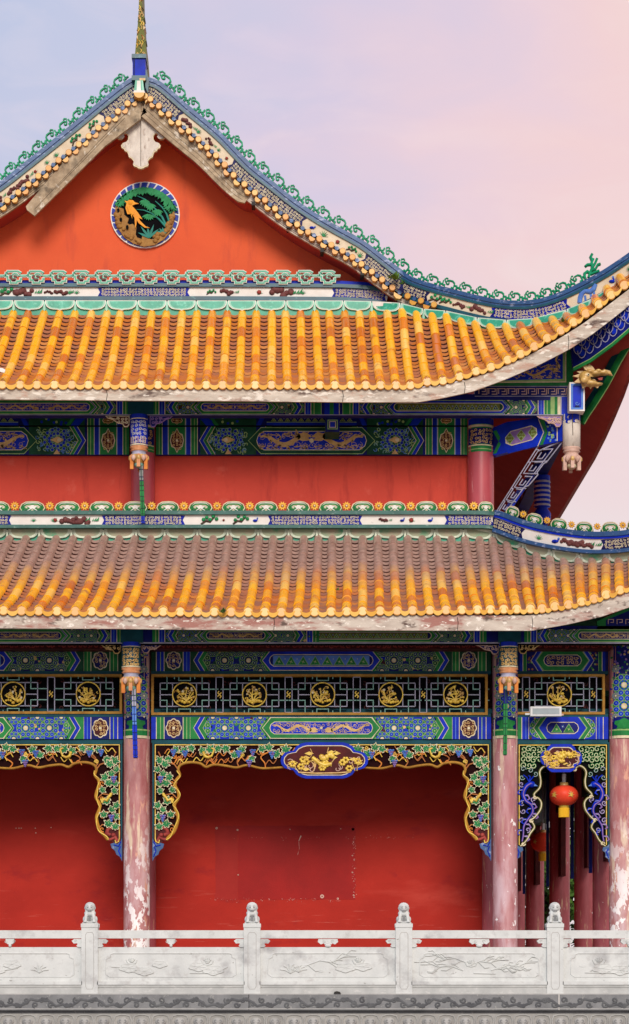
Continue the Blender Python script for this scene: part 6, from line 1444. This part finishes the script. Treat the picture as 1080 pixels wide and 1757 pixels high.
# ================================================================ terrace
ter=thing('terrace','Carved grey stone terrace wall carrying the marble balustrade','terrace',(0,YBL,0))
m=MB(YBL); m.rect(-400,1706.2,1330,1733,'granite_dark',.16,.5); m.rect(-400,1704.6,1330,1706.2,'marble_line',.13,.4); 
fr=m.build('scroll_frieze',ter,'dark grey band carved with scrolling vine')
m=MB(YBL); R=random.Random(7)
for i in range(-9,32):
    x=i*43+12; s_=1 if i%2 else -1
    P=[(x-24,1720+s_*7),(x-12,1720+s_*3),(x,1720-s_*6),(x+12,1720-s_*3),(x+24,1720-s_*7)]; m.stroke(P,4.4,'granite_scroll',.162,ridge=.012)
    for dx_,dy_,r_ in ((-8,-3,6),(8,4,5.5),(18,-4,4.2),(-18,5,4)): m.stroke(spiral(x+dx_,1720+s_*dy_,r_,1.15,R.uniform(0,6),s_*(1 if dx_>0 else -1),10),3.1,'granite_scroll',.163,ridge=.012)
m.line(-400,1730.5,1330,1730.5,1.6,'granite_relief',.163); m.build('carved_scrolls',fr)
m=MB(YBL)
for x in (-180,427,957,1240): m.rect(x,1706,x+1.2,1732.6,'iron' if x!=957 else 'white',.1605)
m.build('joint_lines',fr)
m=MB(YBL); m.rect(-400,1733.3,1330,1739,'granite_dark',.06,.4); m.rect(-400,1739,1330,1765,'granite_pale',.10,.45); m.rect(-400,1765,1330,1846,'granite_pale',.16,.5)
lb=m.build('lotus_course',ter,'pale course of carved lotus petals')
m=MB(YBL); 
for i in range(-12,41):
    x=16+i*32.6; m.stroke([(x-14,1760),(x-15,1750),(x-12,1743),(x-5,1741),(x+5,1741),(x+12,1743),(x+15,1750),(x+14,1760)],2.4,'granite_relief',.105,ridge=.02)
    m.disc(x,1753,10,'granite_relief',.10,.01,10,8,dome=.035); m.stroke(spiral(x-4,1751,3.5,1,0,1,7),1.2,'granite_dark',.13); m.stroke(spiral(x+4,1751,3.5,1,PI,-1,7),1.2,'granite_dark',.13); m.disc(x,1757,3,'granite_relief',.13,.01,7,dome=.02)
m.build('lotus_petals',lb)
m=MB(); zt=W(0,1706.5,YBL)[2]; m.box3(-10,9,YBL+.3,20,zt-.35,zt-.004,'floor_stone'); m.build('terrace_floor',ter)
m=MB(YBL); m.poly([(573,1704),(574,1701.5),(578,1700.5),(583,1701.5),(585,1704)],'iron',.17,.1); m.build('drain_spout',ter,'small black drain opening at the foot of the balustrade')
# ================================================================ small plants on the roofs, litter
def weed(px,py,Y,s,label,n=16,seed=1):
    c=W(px,py,Y); m=MB(); R=random.Random(seed)
    for i in range(n):
        a=R.uniform(0,2*PI); e=R.uniform(.3,1.3); l=s*R.uniform(.6,1.1); d=Vector((math.cos(a)*math.cos(e),math.sin(a)*math.cos(e),math.sin(e))); p=Vector(c)+Vector((R.uniform(-.3,.3)*s,R.uniform(-.3,.3)*s,0)); w=Vector((-math.sin(a),math.cos(a),0))*l*.16
        m.add([tuple(p),tuple(p+d*l*.5+w),tuple(p+d*l),tuple(p+d*l*.5-w)],[[0,1,2,3]],'foliage_light' if i%3 else 'foliage')
    o=m.build('weed',None); tag(o,label,'plant','weeds rooted between roof tiles'); return o
weed(383,1052,-1.85,.12,'small green weed at the lower eave above the left-centre tiles',seed=1)
weed(579,1013,-.9,.07,'tiny weed on the lower roof slope near the middle',10,2)
weed(678,480,2.8,.16,'bushy yellow-green weed on the right gable rake',46,3); weed(690,488,2.75,.10,'tufty weed lower down on the right gable rake',20,4)
weed(966,553,.45,.10,'weed between the upper corner tiles',14,5)
m=MB(.2); m.poly([(-4,633),(6,634),(11,637),(9,642),(1,640),(-5,637)],'white',.10,.02); o=m.build('litter',None); tag(o,'white scrap of litter on the tiles at the left upper eave','litter')
# ================================================================ trees behind, ground
def tree(x,y,h,label,seed):
    t=thing('tree',label,'tree',(x,y,0),'trees behind the hall'); R=random.Random(seed)
    m=MB(); m.tube([(x,y,0),(x+.05,y,h*.3),(x-.05,y+.1,h*.6),(x,y,h*.9)],[.2,.16,.1,.03],'bark',8)
    for k in range(6): a=R.uniform(0,6.3); z=h*R.uniform(.3,.6); m.tube([(x,y,z),(x+.7*math.cos(a),y+.7*math.sin(a),z+.5),(x+1.3*math.cos(a),y+1.3*math.sin(a),z+1.1)],[.07,.05,.02],'bark',6)
    m.build('trunk',t); m=MB()
    cl=[(R.uniform(-1.3,1.3),R.uniform(-1.1,1.1),R.uniform(.25,.95)*h,R.uniform(.5,.95)) for _ in range(22)]
    for i in range(5200):
        cx_,cy_,cz,r=R.choice(cl); v=Vector((R.gauss(0,1),R.gauss(0,1),R.gauss(0,1))).normalized()*r*R.uniform(.6,1.05); p=Vector((x+cx_,y+cy_,cz))+v
        a=Vector((R.gauss(0,1),R.gauss(0,1),R.gauss(0,1))).normalized()*.10; b=a.orthogonal().normalized()*.06
        m.add([tuple(p-a),tuple(p+b),tuple(p+a),tuple(p-b)],[[0,1,2,3]],'foliage_light' if R.random()<.35 else 'foliage')
    m.build('crown',t)
tree(7.0,25,7.6,'leafy green tree just visible beyond the farthest veranda columns',1); tree(8.4,24,7.4,'leafy green tree seen between the two middle veranda columns',2); tree(9.6,22.5,7.2,'leafy green tree seen beside the nearest veranda column',3); tree(11.2,25,7.4,'leafy green tree hidden mostly by the right edge column',4)
m=MB(); m.add([(-900,-400,0),(900,-400,0),(900,1500,0),(-900,1500,0)],[[0,1,2,3]],'paving'); g=m.build('ground',None); structure(g)
